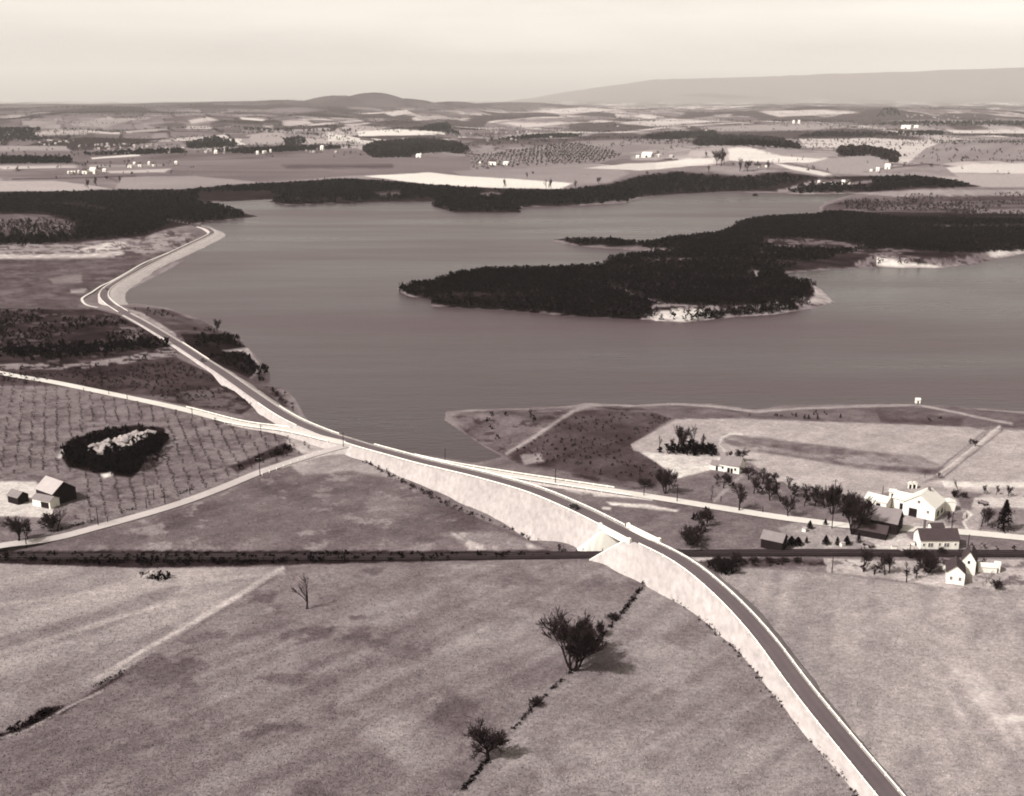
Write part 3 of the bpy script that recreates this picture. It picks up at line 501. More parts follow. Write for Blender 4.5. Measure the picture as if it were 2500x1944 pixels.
# ------------------------------------------------------------------ water
def build_lake():
    me = mesh_np('lake', [(-1500, 450, 0), (1700, 450, 0), (1700, 2400, 0), (-1500, 2400, 0)], [(0, 1, 2, 3)], None)
    m = bpy.data.materials.new('wind_rippled_water'); m.use_nodes = True; t = m.node_tree; b = t.nodes['Principled BSDF']
    tcn = t.nodes.new('ShaderNodeTexCoord'); mpn = t.nodes.new('ShaderNodeMapping'); mpn.inputs[2].default_value = (0, 0, math.radians(-8)); mpn.inputs[3].default_value = (.22, 1.0, 1)
    t.links.new(tcn.outputs['Object'], mpn.inputs[0])
    n1 = t.nodes.new('ShaderNodeTexNoise'); n1.inputs['Scale'].default_value = .007; n1.inputs['Detail'].default_value = 5; t.links.new(mpn.outputs[0], n1.inputs['Vector'])
    n2 = t.nodes.new('ShaderNodeTexNoise'); n2.inputs['Scale'].default_value = .55; n2.inputs['Detail'].default_value = 4; t.links.new(mpn.outputs[0], n2.inputs['Vector'])
    r1 = t.nodes.new('ShaderNodeMapRange'); r1.inputs[1].default_value = .3; r1.inputs[2].default_value = .7; r1.inputs[3].default_value = .2; r1.inputs[4].default_value = .46
    t.links.new(n1.outputs[0], r1.inputs[0]); t.links.new(r1.outputs[0], b.inputs['Roughness'])
    r2 = t.nodes.new('ShaderNodeMapRange'); r2.inputs[1].default_value = .3; r2.inputs[2].default_value = .7; r2.inputs[3].default_value = .55; r2.inputs[4].default_value = 1.4
    t.links.new(n1.outputs[0], r2.inputs[0])
    mx = t.nodes.new('ShaderNodeMix'); mx.data_type = 'RGBA'; mx.blend_type = 'MULTIPLY'; mx.inputs[0].default_value = 1; mx.inputs[6].default_value = (*(sep(WATER_L) * np.array([1.08, .98, 1.06])), 1)
    t.links.new(r2.outputs[0], mx.inputs[7]); t.links.new(mx.outputs[2], b.inputs['Base Color'])
    b.inputs['IOR'].default_value = 1.33; b.inputs['Specular IOR Level'].default_value = .5
    bp = t.nodes.new('ShaderNodeBump'); bp.inputs['Strength'].default_value = .55; bp.inputs['Distance'].default_value = .5
    n3 = t.nodes.new('ShaderNodeTexNoise'); n3.inputs['Scale'].default_value = .06; n3.inputs['Detail'].default_value = 6; n3.inputs['Roughness'].default_value = .7; t.links.new(mpn.outputs[0], n3.inputs['Vector'])
    ad = t.nodes.new('ShaderNodeMath'); ad.operation = 'MULTIPLY_ADD'; ad.inputs[1].default_value = 2.4; t.links.new(n3.outputs[0], ad.inputs[0]); t.links.new(n2.outputs[0], ad.inputs[2])
    t.links.new(ad.outputs[0], bp.inputs['Height']); t.links.new(bp.outputs[0], b.inputs['Normal'])
    me.materials.append(m); tag(ob('lake', me), 'broad grey lake rippled by the wind', 'lake', None, 'structure')
WATER_L = .255
build_lake()

# ------------------------------------------------------------------ roads
def resample(P, step):
    P = np.asarray(P, float); s = np.concatenate([[0], np.cumsum(np.linalg.norm(np.diff(P, axis=0), axis=1))])
    # smooth curve through the points, then even steps
    n = max(int(s[-1] / step), 2); q = np.linspace(0, s[-1], n)
    out = np.stack([np.interp(q, s, P[:, k]) for k in range(P.shape[1])], 1)
    for _ in range(3):
        o = out.copy(); o[1:-1] = .25 * out[:-2] + .5 * out[1:-1] + .25 * out[2:]; out = o
    return out
def catmull(P, n=12):
    P = np.asarray(P, float); A = np.vstack([2 * P[0] - P[1], P, 2 * P[-1] - P[-2]]); out = []
    for i in range(1, len(A) - 2):
        p0, p1, p2, p3 = A[i - 1:i + 3]
        for k in range(n):
            t = k / n; out.append(.5 * (2 * p1 + (p2 - p0) * t + (2 * p0 - 5 * p1 + 4 * p2 - p3) * t * t + (3 * p1 - p0 - 3 * p2 + p3) * t ** 3))
    out.append(P[-1]); return np.array(out)
def frames(C):
    T = np.gradient(C[:, :2], axis=0); T /= np.linalg.norm(T, axis=1)[:, None] + 1e-9
    return T, np.stack([-T[:, 1], T[:, 0]], 1)
MAINPX = [(2420,2235,7.0),(2285,2080,7.0),(2210,1990,7.0),(2146,1914,7.0),(2002,1739,7.4),(1934,1652,7.8),(1883,1582,8.3),(1837,1526,8.9),(1778,1464,9.8),(1708,1402,10.8),(1650,1362,11.5),(1600,1337,11.9),(1554,1315,12.0),
 (1490,1282,12.0),(1453,1263,11.9),(1407,1241,11.7),(1306,1199,11.2),(1189,1165,10.4),(1111,1146,9.6),(1033,1128,8.8),(956,1107,8.0),(897,1091,7.3),(839,1073,6.5),(800,1061,6.2),(731,1033,6.0),(681,1006,5.9),(623,967,5.8),
 (545,912,5.7),(494,879,5.6),(428,836,5.5),(350,789,5.2),(300,762,5.0),(268,741,4.6),(254,724,4.4),(259,707,4.2),(280,691,4.1),(350,652,4.0),(428,613,4.0),(486,586,4.0),(512,573,4.0),(517,566,4.0),(506,558,4.0),(482,552,4.0),(440,544,4.0),(398,536,4.2),(340,527,4.6)]
mp_ = np.array(MAINPX, float); MAINW = at(mp_[1:, 0], mp_[1:, 1], mp_[1:, 2]); _d = MAINW[0] - MAINW[2]; _d /= np.linalg.norm(_d); MAINW = catmull(np.concatenate([[MAINW[0] + _d * 260 + np.array([30, 0, 0]), MAINW[0] + _d * 120 + np.array([6, 0, 0])], MAINW])); MAINW = resample(MAINW, 1.5)
MT, MN = frames(MAINW)
YR = float(np.interp(at(1554, 1316, 12)[0], RAILW[:, 0], RAILW[:, 1]))
def ribbon(name, C, hl, hr, mat, dz, label, cat, kind='structure', crown=0.0):
    C = np.asarray(C, float); T, N = frames(C); n = len(C); V = []; k = 5
    for j in range(k):
        w = hl + (-(hr) - hl) * j / (k - 1)
        p = C[:, :2] + N * w; z = C[:, 2] + dz + crown * (1 - abs(2 * j / (k - 1) - 1))
        V.append(np.stack([p[:, 0], p[:, 1], z], 1))
    V = np.concatenate(V); F = []
    for j in range(k - 1):
        i = np.arange(n - 1); F.append(np.stack([j * n + i, (j + 1) * n + i, (j + 1) * n + i + 1, j * n + i + 1], 1))
    me = mesh_np(name, V, np.concatenate(F), mat); o = ob(name, me); tag(o, label, cat, None, kind); return o
ROADOB = ribbon('main_road', MAINW, 2.75, 2.75, M['asphalt'], .06, 'long curving paved road running over the railway bridge to the lake', 'road', crown=.06)
def road_wear():
    me = ROADOB.data; n = len(MAINW); f = np.repeat(np.array([.88, 1.10, .96, 1.10, .88]), n) * np.tile(.93 + .14 * fbm(np.arange(n) * .03, np.zeros(n), 7, 3), 5)
    a = me.color_attributes.new('wear', 'FLOAT_COLOR', 'POINT'); a.data.foreach_set('color', np.stack([f, f, f, np.ones_like(f)], 1).astype(np.float32).ravel()); m = M['asphalt']; t = m.node_tree; b = t.nodes['Principled BSDF']; s_ = b.inputs['Base Color'].links[0].from_socket
    q = t.nodes.new('ShaderNodeAttribute'); q.attribute_name = 'wear'; w = t.nodes.new('ShaderNodeMix'); w.data_type = 'RGBA'; w.blend_type = 'MULTIPLY'; w.inputs[0].default_value = 1; t.links.new(s_, w.inputs[6]); t.links.new(q.outputs['Color'], w.inputs[7]); t.links.new(w.outputs[2], b.inputs['Base Color'])
road_wear()
SH = 4.4
def embank(rng_idx, name, label, cutend, grass=False):
    C = MAINW[rng_idx]; N = MN[rng_idx].copy(); n = len(C); db = np.abs(C[:, 1] - YR); U_, V_ = proj(C[:, 0], C[:, 1], C[:, 2])
    if grass: SL = SR = 1.2 + .25 * sst(6, 20, db)
    else:
        SL = 1.08 + 1.82 * sst(6, 26, db) - .5 * sst(50, 110, db) - 1.2 * sst(-800, -690, -U_) * (V_ < 1040); jw = sst(-890, -830, -U_) * (V_ > 1000); SL = SL * (1 - jw) + .8 * jw; bend = (V_ < 775); SL = np.where(bend, .45, SL); SR = np.where(bend, 3.0, 1.6)
    Hl = np.full(n, SH)
    S = np.full(n, SH)
    for i in range(n):                 # near the bridge the cross-sections swing parallel to the railway
        w = 1 - sst(0, 24, np.array(abs(C[i, 1] - cutend))) if cutend else 0
        v = N[i] * (1 - w) + np.array([-1, 0]) * w; v /= np.linalg.norm(v)
        S[i] = SH / max(v @ N[i], .4); N[i] = v
    rows = []
    for side in (1, -1):
        slope = SL if side == 1 else SR
        S_ = S * (np.interp(C[:, 1], [225, 300, 345], [.74, .8, 1.0]) if grass else 1.0)
        top = C[:, :2] + N * (S_ * side)[:, None]
        g = H(top[:, 0], top[:, 1])
        for _ in range(4):
            run = np.maximum(slope * (C[:, 2] - g), .6) * (S / SH); toe = top + N * (run * side)[:, None]; g = H(toe[:, 0], toe[:, 1])
        rag = (.9 * (vn(np.arange(n) * .23, np.zeros(n), 71 + side) - .3) + 1.6 * (vn(np.arange(n) * .065, np.zeros(n), 91 + side) - .4)) * np.minimum(1, (C[:, 2] - g) / 2.5)
        toe = toe + N * (rag * side)[:, None]
        g = H(toe[:, 0], toe[:, 1])
        mids = []
        for f in (.25, .5, .75):
            w = (vn(np.arange(n) * .3, np.full(n, f * 9), 75) - .5) * .6
            mids.append(np.concatenate([top * (1 - f) + toe * f, (C[:, 2] * (1 - f) + g * f + w * np.minimum(1, (C[:, 2] - g) / 3))[:, None]], 1))
        rows.append((np.concatenate([top, C[:, 2:3]], 1), mids, np.concatenate([toe, (g - .35)[:, None]], 1)))
    (lt, lm, ltoe), (rt, rm, rtoe) = rows
    ed = C[:, :2][:, None]; cm = np.concatenate([C[:, :2], C[:, 2:3]], 1)
    seq = [ltoe, lm[2], lm[1], lm[0], lt, cm, rt, rm[0], rm[1], rm[2], rtoe]
    V = np.concatenate(seq); F = []
    for j in range(len(seq) - 1):
        i = np.arange(n - 1); F.append(np.stack([j * n + i, (j + 1) * n + i, (j + 1) * n + i + 1, j * n + i + 1], 1))
    me = mesh_np(name, V, np.concatenate(F), M['slope'], False); me.materials.append(M['verge'])
    if grass: me.polygons.foreach_set('material_index', np.repeat(np.array([0] * 6 + [1] * 4, np.int32), n - 1))
    tag(ob(name, me), label, 'embankment', None, 'structure')
    return seq
idx = np.arange(len(MAINW)); ib = int(np.argmin(np.abs(MAINW[:, 1] - YR) + (np.abs(MAINW[:, 0] - at(1554, 1316, 12)[0]) > 40) * 1e3))
GAP = 4.6
south = idx[(idx <= ib) & (MAINW[:, 1] < YR - GAP)]; iend = int(np.argmin(np.linalg.norm(MAINW[:, :2] - at(486, 553, 4.0)[:2], axis=1)))
north = idx[(idx >= ib) & (MAINW[:, 1] > YR + GAP) & (idx <= iend)]
# the far stretch doubles back, keep the index order but only what lies before the trestle
sS = embank(south, 'road_embankment', 'pale earth embankment carrying the road up to the bridge from the south', YR - GAP, True)
sN = embank(north, 'road_embankment', 'long pale earth embankment carrying the road from the bridge to the lake', YR + GAP)

# ------------------------------------------------------------------ bridge over the railway
def poly_slab(pts, z0, z1):
    m = MB(); n = len(pts); m.v = [(p[0], p[1], z0 if np.isscalar(z0) else z0[i]) for i, p in enumerate(pts)] + [(p[0], p[1], z1 if np.isscalar(z1) else z1[i]) for i, p in enumerate(pts)]
    m.f = [tuple(reversed(range(n))), tuple(range(n, 2 * n))] + [(i, (i + 1) % n, n + (i + 1) % n, n + i) for i in range(n)]
    return m
def build_bridge():
    c = MAINW[ib]; o = empty('road_bridge', (c[0], c[1], 0)); Lc = np.array([c[0], c[1], 0])
    tag(o, 'white concrete bridge lifting the curving road over the railway', 'bridge')
    a = sS; zt = float(c[2])
    Ls, Rs = sS[4][-1], sS[6][-1]; Ln, Rn = sN[4][0], sN[6][0]
    P = [Ls, Rs, Rn, Ln]
    poly_slab([p - Lc for p in P], zt - 1.1, zt - .04).build('deck', M['concrete'], o)
    for (p, q) in ((Ls, Ln), (Rs, Rn)):
        d = (q - p)[:2]; l = np.linalg.norm(d); d /= l; nn = np.array([-d[1], d[0]]); p2 = p[:2] - d * 2.6; q2 = q[:2] + d * 2.6
        m = poly_slab([np.append(p2 + nn * .28, 0) - Lc, np.append(p2 - nn * .28, 0) - Lc, np.append(q2 - nn * .28, 0) - Lc, np.append(q2 + nn * .28, 0) - Lc], zt - 1.15, zt + 1.25)
        for e in (p2, q2):
            m2 = poly_slab([np.append(e + nn * .5 + d * .5, 0) - Lc, np.append(e + nn * .5 - d * .5, 0) - Lc, np.append(e - nn * .5 - d * .5, 0) - Lc, np.append(e - nn * .5 + d * .5, 0) - Lc], zt - 1.2, zt + 1.6)
            k = len(m.v); m.v += m2.v; m.f += [tuple(i + k for i in f) for f in m2.f]
        m.build('parapet', M['whitepaint'], o)
    for (seq, k, sgn) in ((sS, -1, 1), (sN, 0, -1)):
        prof = [s[k] for s in seq]                      # toe .. top .. toe outline of the embankment end
        m = MB(); n = len(prof); zz = 1.2
        top = [(p[0] - Lc[0], p[1] - Lc[1] - sgn * .35, p[2] + (.18 if i not in (0, n - 1) else .5)) for i, p in enumerate(prof)]
        top[4] = (*top[4][:2], zt - .1); top[5] = (*top[5][:2], zt - .1); top[6] = (*top[6][:2], zt - .1)
        for (i, j) in zip(range(n - 1), range(1, n)):
            A, B = top[i], top[j]
            for yo in (0, 1.0 * sgn):
                f = sgn * 1.9 if yo else 0
                m.quad((A[0], A[1] + yo + f, zz), (B[0], B[1] + yo + f, zz), (B[0], B[1] + yo, B[2]), (A[0], A[1] + yo, A[2]))
            m.quad((A[0], A[1], A[2]), (B[0], B[1], B[2]), (B[0], B[1] + sgn, B[2]), (A[0], A[1] + sgn, A[2]))
        m.build('abutment', M['concrete'], o)
build_bridge()

# ------------------------------------------------------------------ railway
def build_rail():
    R = resample(np.concatenate([RAILW, np.zeros((len(RAILW), 1))], 1), 4.0); g = H(R[:, 0], R[:, 1]); R[:, 2] = g
    for _ in range(10): R[1:-1, 2] = .25 * R[:-2, 2] + .5 * R[1:-1, 2] + .25 * R[2:, 2]
    ribbon('railway_bed', R, 3.0, 3.0, M['cinder'], .42, 'dark cinder bed of the single railway line', 'railway bed', crown=.12)
    V = []; F = []; T, N = frames(R); n = len(R)
    for s in (-.72, .72):
        k = len(V)
        for i in range(n):
            p = R[i, :2] + N[i] * s
            for (w, z) in ((-.05, .56), (-.05, .74), (.05, .74), (.05, .56)): V.append((*(p + N[i] * w), R[i, 2] + z))
        for i in range(n - 1):
            for j in range(3): F.append((k + i * 4 + j, k + i * 4 + j + 1, k + i * 4 + 5 + j, k + i * 4 + 4 + j))
    o = ob('railway_track', mesh_np('railway_track', V, F, M['steel'])); tag(o, 'pair of dark rails along the railway line', 'railway', None, 'structure')
    m = MB()
    for i in np.arange(0, n - 1, .22):
        a = int(i); f = i - a; p = R[a] * (1 - f) + R[a + 1] * f; t = T[a]; q = N[a]
        c = [p[:2] + q * sx * 1.3 + t * sy * .11 for sx, sy in ((-1, -1), (1, -1), (1, 1), (-1, 1))]
        m.quad(*[(x[0], x[1], p[2] + .57) for x in c])
    o = m.build('sleepers', M['dark_wall']); tag(o, 'dark wooden sleepers under the rails of the railway line', 'sleepers', None, 'structure')
build_rail()

# ------------------------------------------------------------------ branch roads on the ground
def fill(C, hw, label):
    C = np.asarray(C, float); T, N = frames(C); n = len(C); seq = []
    for side in (1, -1):
        top = C[:, :2] + N * hw * side; g = H(top[:, 0], top[:, 1])
        for _ in range(3): toe = top + N * (np.maximum(1.7 * (C[:, 2] - g), .3) * side)[:, None]; g = H(toe[:, 0], toe[:, 1])
        a = np.concatenate([top, C[:, 2:3] + .02], 1); b = np.concatenate([toe, (g - .3)[:, None]], 1); seq += [b, a] if side == 1 else [a, b]
    V = np.concatenate(seq); i = np.arange(n - 1); F = np.concatenate([np.stack([j * n + i, (j + 1) * n + i, (j + 1) * n + i + 1, j * n + i + 1], 1) for j in range(3)])
    tag(ob('road_embankment', mesh_np('road_embankment', V, F, M['slope'])), label, 'embankment', None, 'structure')
def road_px(name, px, hw, mat, label, lift=.28, z=None, step=3.0, zs=()):
    p = np.array(px, float); W_ = ground(p[:, 0], p[:, 1]) if z is None else at(p[:, 0], p[:, 1], z)
    for i, q in enumerate(zs): W_[i] = at(p[i, 0], p[i, 1], q)
    C = resample(catmull(W_), step)
    if len(zs):
        k = int(np.argmin(np.linalg.norm(C[:, :2] - W_[len(zs) - 1, :2], axis=1))); zc = C[:k + 6, 2].copy(); fill(C[:k + 6], hw + .6, label.replace('road', 'fill under the road', 1).replace('lane', 'fill under the lane', 1))
    if z is None:
        g = H(C[:, 0], C[:, 1])
        T, N = frames(C)
        for s in (-hw, hw): q = C[:, :2] + N * s; g = np.maximum(g, H(q[:, 0], q[:, 1]))
        C[:, 2] = g
        for _ in range(6): C[1:-1, 2] = np.maximum(g[1:-1], .25 * C[:-2, 2] + .5 * C[1:-1, 2] + .25 * C[2:, 2])
        if len(zs): C[:k + 6, 2] = np.maximum(C[:k + 6, 2], zc)
    ribbon(name, C, hw, hw, mat, lift, label, 'road', crown=.05)
    return C
R2 = road_px('side_road', [(845,1084),(800,1074),(750,1061),(690,1049),(620,1041),(560,1030),(470,1006),(400,990),(330,975),(200,948),(120,932),(40,919),(-60,900)], 3.0, M['dirt2'], 'pale side road running left from the junction above the orchard', zs=(6.5, 6.2, 5.9, 5.6, 5.4))
R3 = road_px('dirt_road', [(852,1088),(800,1101),(740,1119),(640,1152),(560,1185),(480,1216),(400,1243),(300,1272),(240,1288),(160,1310),(100,1322),(40,1333),(-60,1350)], 2.8, M['dirt'], 'pale dirt lane running from the junction past the dark barn', .3, zs=(6.4, 5.7, 5.3))
R4 = road_px('dirt_road', [(930,1099),(980,1112),(1087,1136),(1220,1158),(1350,1178),(1510,1202),(1600,1216),(1700,1232),(1800,1248),(1900,1264),(2000,1277),(2080,1286),(2200,1292),(2330,1299),(2470,1312),(2600,1325)], 2.9, M['dirt2'], 'pale old road running right from the junction to the white barn', .3, zs=(6.9, 6.8, 6.4, 6.0, 5.7, 5.5))
R5 = road_px('dirt_road', [(238,752),(212,746),(201,735),(205,726),(243,702),(270,689),(310,667),(352,643),(421,614)], 1.0, M['dirt2'], 'thin pale loop of old road round the pull-off at the bend', .35, step=2.0)
def junction(px, z, name, label, mat):
    p = np.array(px, float); w = at(p[:, 0], p[:, 1], z); m = MB(); m.quad(*[tuple(q) for q in w]); o = m.build(name, mat); tag(o, label, 'road apron', None, 'structure')

# ------------------------------------------------------------------ guard fences
POST = {}
def post_mesh(h, w, mat):
    m = MB(); m.box(-w, w, -w, w, -.3, h, w * .12); me = bpy.data.meshes.new('post'); me.from_pydata(m.v, [], m.f); me.materials.append(mat); return me
PM = post_mesh(.95, .13, M['whitepaint'])
def fence(C, off, label, group='white guard fences along the roads', every=6.0, rail=True, zoff=.0, hh=.55, maxposts=95):
    C = np.asarray(C, float); T, N = frames(C); p = C[:, :2] + N * off; P3 = np.concatenate([p, C[:, 2:3] + zoff], 1)
    P3 = resample(P3, 3.0); T, N = frames(P3); c = P3[len(P3) // 2]; o = empty('guard_fence', tuple(c))
    tag(o, label, 'guard fence', group); n = len(P3); V = []; F = []
    for i in range(n):
        for (w, z) in ((-.07, hh - .24), (-.07, hh + .24), (.07, hh + .24), (.07, hh - .24)):
            V.append((P3[i, 0] + N[i, 0] * w - c[0], P3[i, 1] + N[i, 1] * w - c[1], P3[i, 2] + z - c[2]))
    for i in range(n - 1):
        for j in range(4):
            k = (j + 1) % 4; F.append((i * 4 + j, i * 4 + k, i * 4 + 4 + k, i * 4 + 4 + j))
    ob('rail', mesh_np('rail', V, F, M['whitepaint']), o)
    L = n * 3.0; every = max(every, L / maxposts)
    for s in np.arange(0, n - 1, every / 3.0):
        i = int(s); q = ob('post', PM, o, (P3[i, 0] - c[0], P3[i, 1] - c[1], P3[i, 2] - c[2])); q.rotation_euler = (0, 0, math.atan2(T[i, 1], T[i, 0]))
    return o
def near_i(u, v, z): return int(np.argmin(np.linalg.norm(MAINW[:, :2] - at(u, v, z)[:2], axis=1)))
i_s = south[-1]; i_n = north[0]; j1 = near_i(893, 1090, 7.3); j2 = near_i(800, 1061, 6.8); j3 = near_i(545, 912, 6.3); j4 = near_i(494, 879, 6.2); j5 = near_i(428, 836, 6.0); j6 = near_i(296, 758, 5.0); j7 = near_i(515, 570, 4)
i0 = near_i(2285, 2080, 7.0) // 3
fence(MAINW[i0:i_s - 1], 3.15, 'white guard fence above the pale slope south of the bridge')
fence(MAINW[i0:i_s - 1], -3.15, 'white guard fence on the field side of the road south of the bridge')
fence(MAINW[i_n + 1:near_i(850, 1076, 6.9)], 3.9, 'white guard fence along the top of the long slope north of the bridge')
fence(MAINW[i_n + 1:j1], -3.9, 'white guard fence on the lake side of the road north of the bridge')
fence(MAINW[j2 - 2:near_i(660, 993, 6.4)], -3.9, 'white guard fence between the junction and the lake corner')
fence(MAINW[near_i(735, 1035, 6.6):near_i(640, 980, 6.4)], 3.9, 'short white guard fence on the left just beyond the junction', every=5)
fence(MAINW[j4:j5], -3.6, 'short white guard fence beside the dark scrub on the lakeside stretch')
fence(MAINW[near_i(300, 762, 5.0):j7], -3.7, 'white guard fence on the water side of the causeway')
fence(MAINW[near_i(300, 762, 5.0):near_i(262, 703, 4.2)], 3.6, 'curved white guard fence inside the sharp bend')
fence(R2[3:30], 3.2, 'white guard fence on the orchard side of the side road', zoff=.25)
fence(R2[14:40], -3.2, 'white guard fence on the scrub side of the side road', zoff=.25)
k4 = int(np.argmin(np.linalg.norm(R4[:, :2] - G1(1510, 1202).to_2d(), axis=1))) if False else int(np.argmin(np.hypot(R4[:, 0] - G1(1510, 1202).x, R4[:, 1] - G1(1510, 1202).y)))
k5 = int(np.argmin(np.hypot(R4[:, 0] - G1(1572, 1210).x, R4[:, 1] - G1(1572, 1210).y)))
fence(R4[6:k4], 3.1, 'long white guard fence on the lake side of the old right-hand road', zoff=.25)
fence(R4[22:k5], -3.1, 'long white guard fence on the near side of the old right-hand road', zoff=.25)
# separate white posts along the lane
gp = [(640+i*17.5, 1160-i*6.6) for i in range(9)]
for i, (u, v) in enumerate(gp):
    q = ob('guard_post', post_mesh(1.0, .17, M['whitepaint']) if i == 0 else POST['g'], None, G1(u, v)); POST.setdefault('g', q.data)
    tag(q, 'short white guard post edging the dirt lane below the junction', 'guard post', 'white guard posts along the dirt lane')

# ------------------------------------------------------------------ trestle at the far end of the causeway
def trestle():
    A = at(484, 553, 4.0); B = at(404, 537, 4.4); d = B - A; L = float(np.hypot(d[0], d[1])); o = empty('trestle_bridge', tuple(A), math.atan2(d[1], d[0]))
    tag(o, 'dark railed trestle bridge beyond the tip of the causeway', 'bridge')
    m = MB(); m.box(0, L, -3.6, 3.6, -.9, -.15); m.build('deck', M['dark_wall'], o)
    for s in (-3.4, 3.4):
        m = MB()
        for z in (.6, 1.2, 1.8): m.box(0, L, s - .12, s + .12, z - .12, z + .12)
        m.build('railing', M['dark_wall'], o)
        for x in np.linspace(2, L - 2, 9):
            m = MB(); m.box(x - .3, x + .3, s * .95 - .3, s * .95 + .3, -5.5, 2.4); m.build('pile', M['grey_wall'], o)
trestle()
# ------------------------------------------------------------------ bare trees
def bare_tree(seed, kind='round'):
    R = random.Random(seed); TV = []; TF = []; CV = []; CF = []
    def tube(V, F, a, b, ra, rb, n):
        d = (b - a).normalized(); x = d.orthogonal().normalized(); y = d.cross(x); k = len(V)
        for c, r in ((a, ra), (b, rb)):
            for i in range(n):
                w = 2 * math.pi * i / n; V.append(tuple(c + x * (math.cos(w) * r) + y * (math.sin(w) * r)))
        for i in range(n): j = (i + 1) % n; F.append((k + i, k + j, k + n + j, k + n + i))
    ML = {'round': 4, 'oak': 4, 'vase': 4, 'narrow': 3, 'bush': 3}[kind]
    def grow(p, d, l, r, lv):
        segs = 3 if lv < 2 else 2; pts = [(p, r)]
        for s in range(segs):
            d = (d + Vector((R.gauss(0, .13), R.gauss(0, .13), R.gauss(.06, .08)))).normalized()
            q = p + d * (l / segs); r2 = r * (.82 if lv else .86)
            n = 7 if lv == 0 else (5 if lv == 1 else (4 if lv == 2 else 3))
            if lv <= 2: tube(TV, TF, p, q, r, r2, n)
            else: tube(CV, CF, p, q, max(r, .052), max(r2, .042), 3)
            p, r = q, r2; pts.append((p, r))
        if lv >= ML: return
        nb = {0: R.randint(4, 6) if kind != 'oak' else 8, 1: R.randint(4, 6), 2: R.randint(4, 6), 3: R.randint(6, 8)}[lv]
        if kind == 'narrow': nb = max(2, nb - 1)
        for b in range(nb):
            t = R.uniform(.25 if lv else .45, 1.0) if b else 1.0
            i = min(int(t * segs), segs - 1); f = t * segs - i
            pp = pts[i][0].lerp(pts[i + 1][0], f); rr = pts[i][1] * (1 - f) + pts[i + 1][1] * f
            sp = {'round': (.45, 1.0), 'oak': (.5, 1.25), 'vase': (.25, .62), 'narrow': (.2, .5), 'bush': (.4, 1.0)}[kind]
            a = R.uniform(*sp) if b else R.uniform(.05, .3)
            ax = d.orthogonal().normalized(); ax.rotate(Matrix.Rotation(R.uniform(0, 2 * math.pi), 3, d))
            nd = d.copy(); nd.rotate(Matrix.Rotation(a, 3, ax)); nd.z += .12; nd.normalize()
            grow(pp, nd, l * R.uniform(.55, .8), rr * R.uniform(.5, .68), lv + 1)
    base = Vector((0, 0, -.4))
    if kind == 'vase':
        for k in range(5):
            w = k * 1.26 + R.uniform(-.3, .3); grow(base + Vector((math.cos(w) * .5, math.sin(w) * .5, 0)), Vector((math.cos(w) * .38, math.sin(w) * .38, 1)).normalized(), 4.6, .24, 0)
    elif kind == 'bush':
        for k in range(6):
            w = k * 1.05 + R.uniform(-.3, .3); grow(base, Vector((math.cos(w) * .7, math.sin(w) * .7, 1)).normalized(), 1.9, .10, 0)
    else: grow(base, Vector((R.gauss(0, .04), R.gauss(0, .04), 1)).normalized(), {'round': 3.6, 'oak': 3.0}.get(kind, 5.0), {'round': .32, 'oak': .36}.get(kind, .3), 0)
    zt = max(max(v[2] for v in TV), max([v[2] for v in CV] or [0])); s = 10.0 / zt
    TV = [(x * s, y * s, z * s) for x, y, z in TV]; CV = [(x * s, y * s, z * s) for x, y, z in CV]
    a = bpy.data.meshes.new('trunk'); a.from_pydata(TV, [], TF); a.materials.append(M['bark'])
    c = bpy.data.meshes.new('crown'); c.from_pydata(CV, [], CF); c.materials.append(M['twig']); return a, c
PROTO = {('round', i): bare_tree(11 + i, 'round') for i in range(4)}
PROTO.update({('vase', i): bare_tree(31 + i, 'vase') for i in range(2)}); PROTO.update({('narrow', i): bare_tree(51 + i, 'narrow') for i in range(2)}); PROTO.update({('bush', i): bare_tree(71 + i, 'bush') for i in range(2)})
PROTO.update({('oak', i): bare_tree(91 + i, 'oak') for i in range(2)})
tree_n = 0
def mpp(u, v):                          # metres per photo pixel across the sight line
    p = G1(u, v); return (p.y * cp - (p.z - CAMZ) * sp) / FPX
def tree(u, v, vtop, kind, label, group=None, wide=1.0, name='bare_tree', cat='tree', loc=None):
    global tree_n; tree_n += 1
    p = G1(u, v) if loc is None else Vector(loc)
    zc = (p.y * cp - (p.z - CAMZ) * sp); hpx = v - vtop; h = hpx * zc / FPX / math.cos(math.atan((CAMZ - p.z) / p.y)) if hpx else 8
    a, c = PROTO[(kind, tree_n % (4 if kind == 'round' else 2))]
    o = empty(name, tuple(p), tree_n * 2.399); s = h / 10.0; o.scale = (s * wide, s * wide, s)
    ob('trunk', a, o); ob('crown', c, o); tag(o, label, cat, group); return o
ORD = ['leftmost', 'second from the left', 'third from the left', 'fourth from the left', 'fifth from the left', 'sixth from the left', 'seventh from the left', 'eighth from the left', 'ninth from the left', 'tenth from the left',
       'eleventh from the left', 'twelfth from the left', 'thirteenth from the left', 'fourteenth from the left', 'fifteenth from the left', 'sixteenth from the left']
def row(items, base, group, kind='round', **k):
    it = sorted(items); n = len(it)
    for i, t in enumerate(it):
        w = 'rightmost' if i == n - 1 else ORD[i]
        tree(t[0], t[1], t[2], t[3] if len(t) > 3 else kind, f'{w} of the {base}', group, wide=t[4] if len(t) > 4 else 1.0, **k)
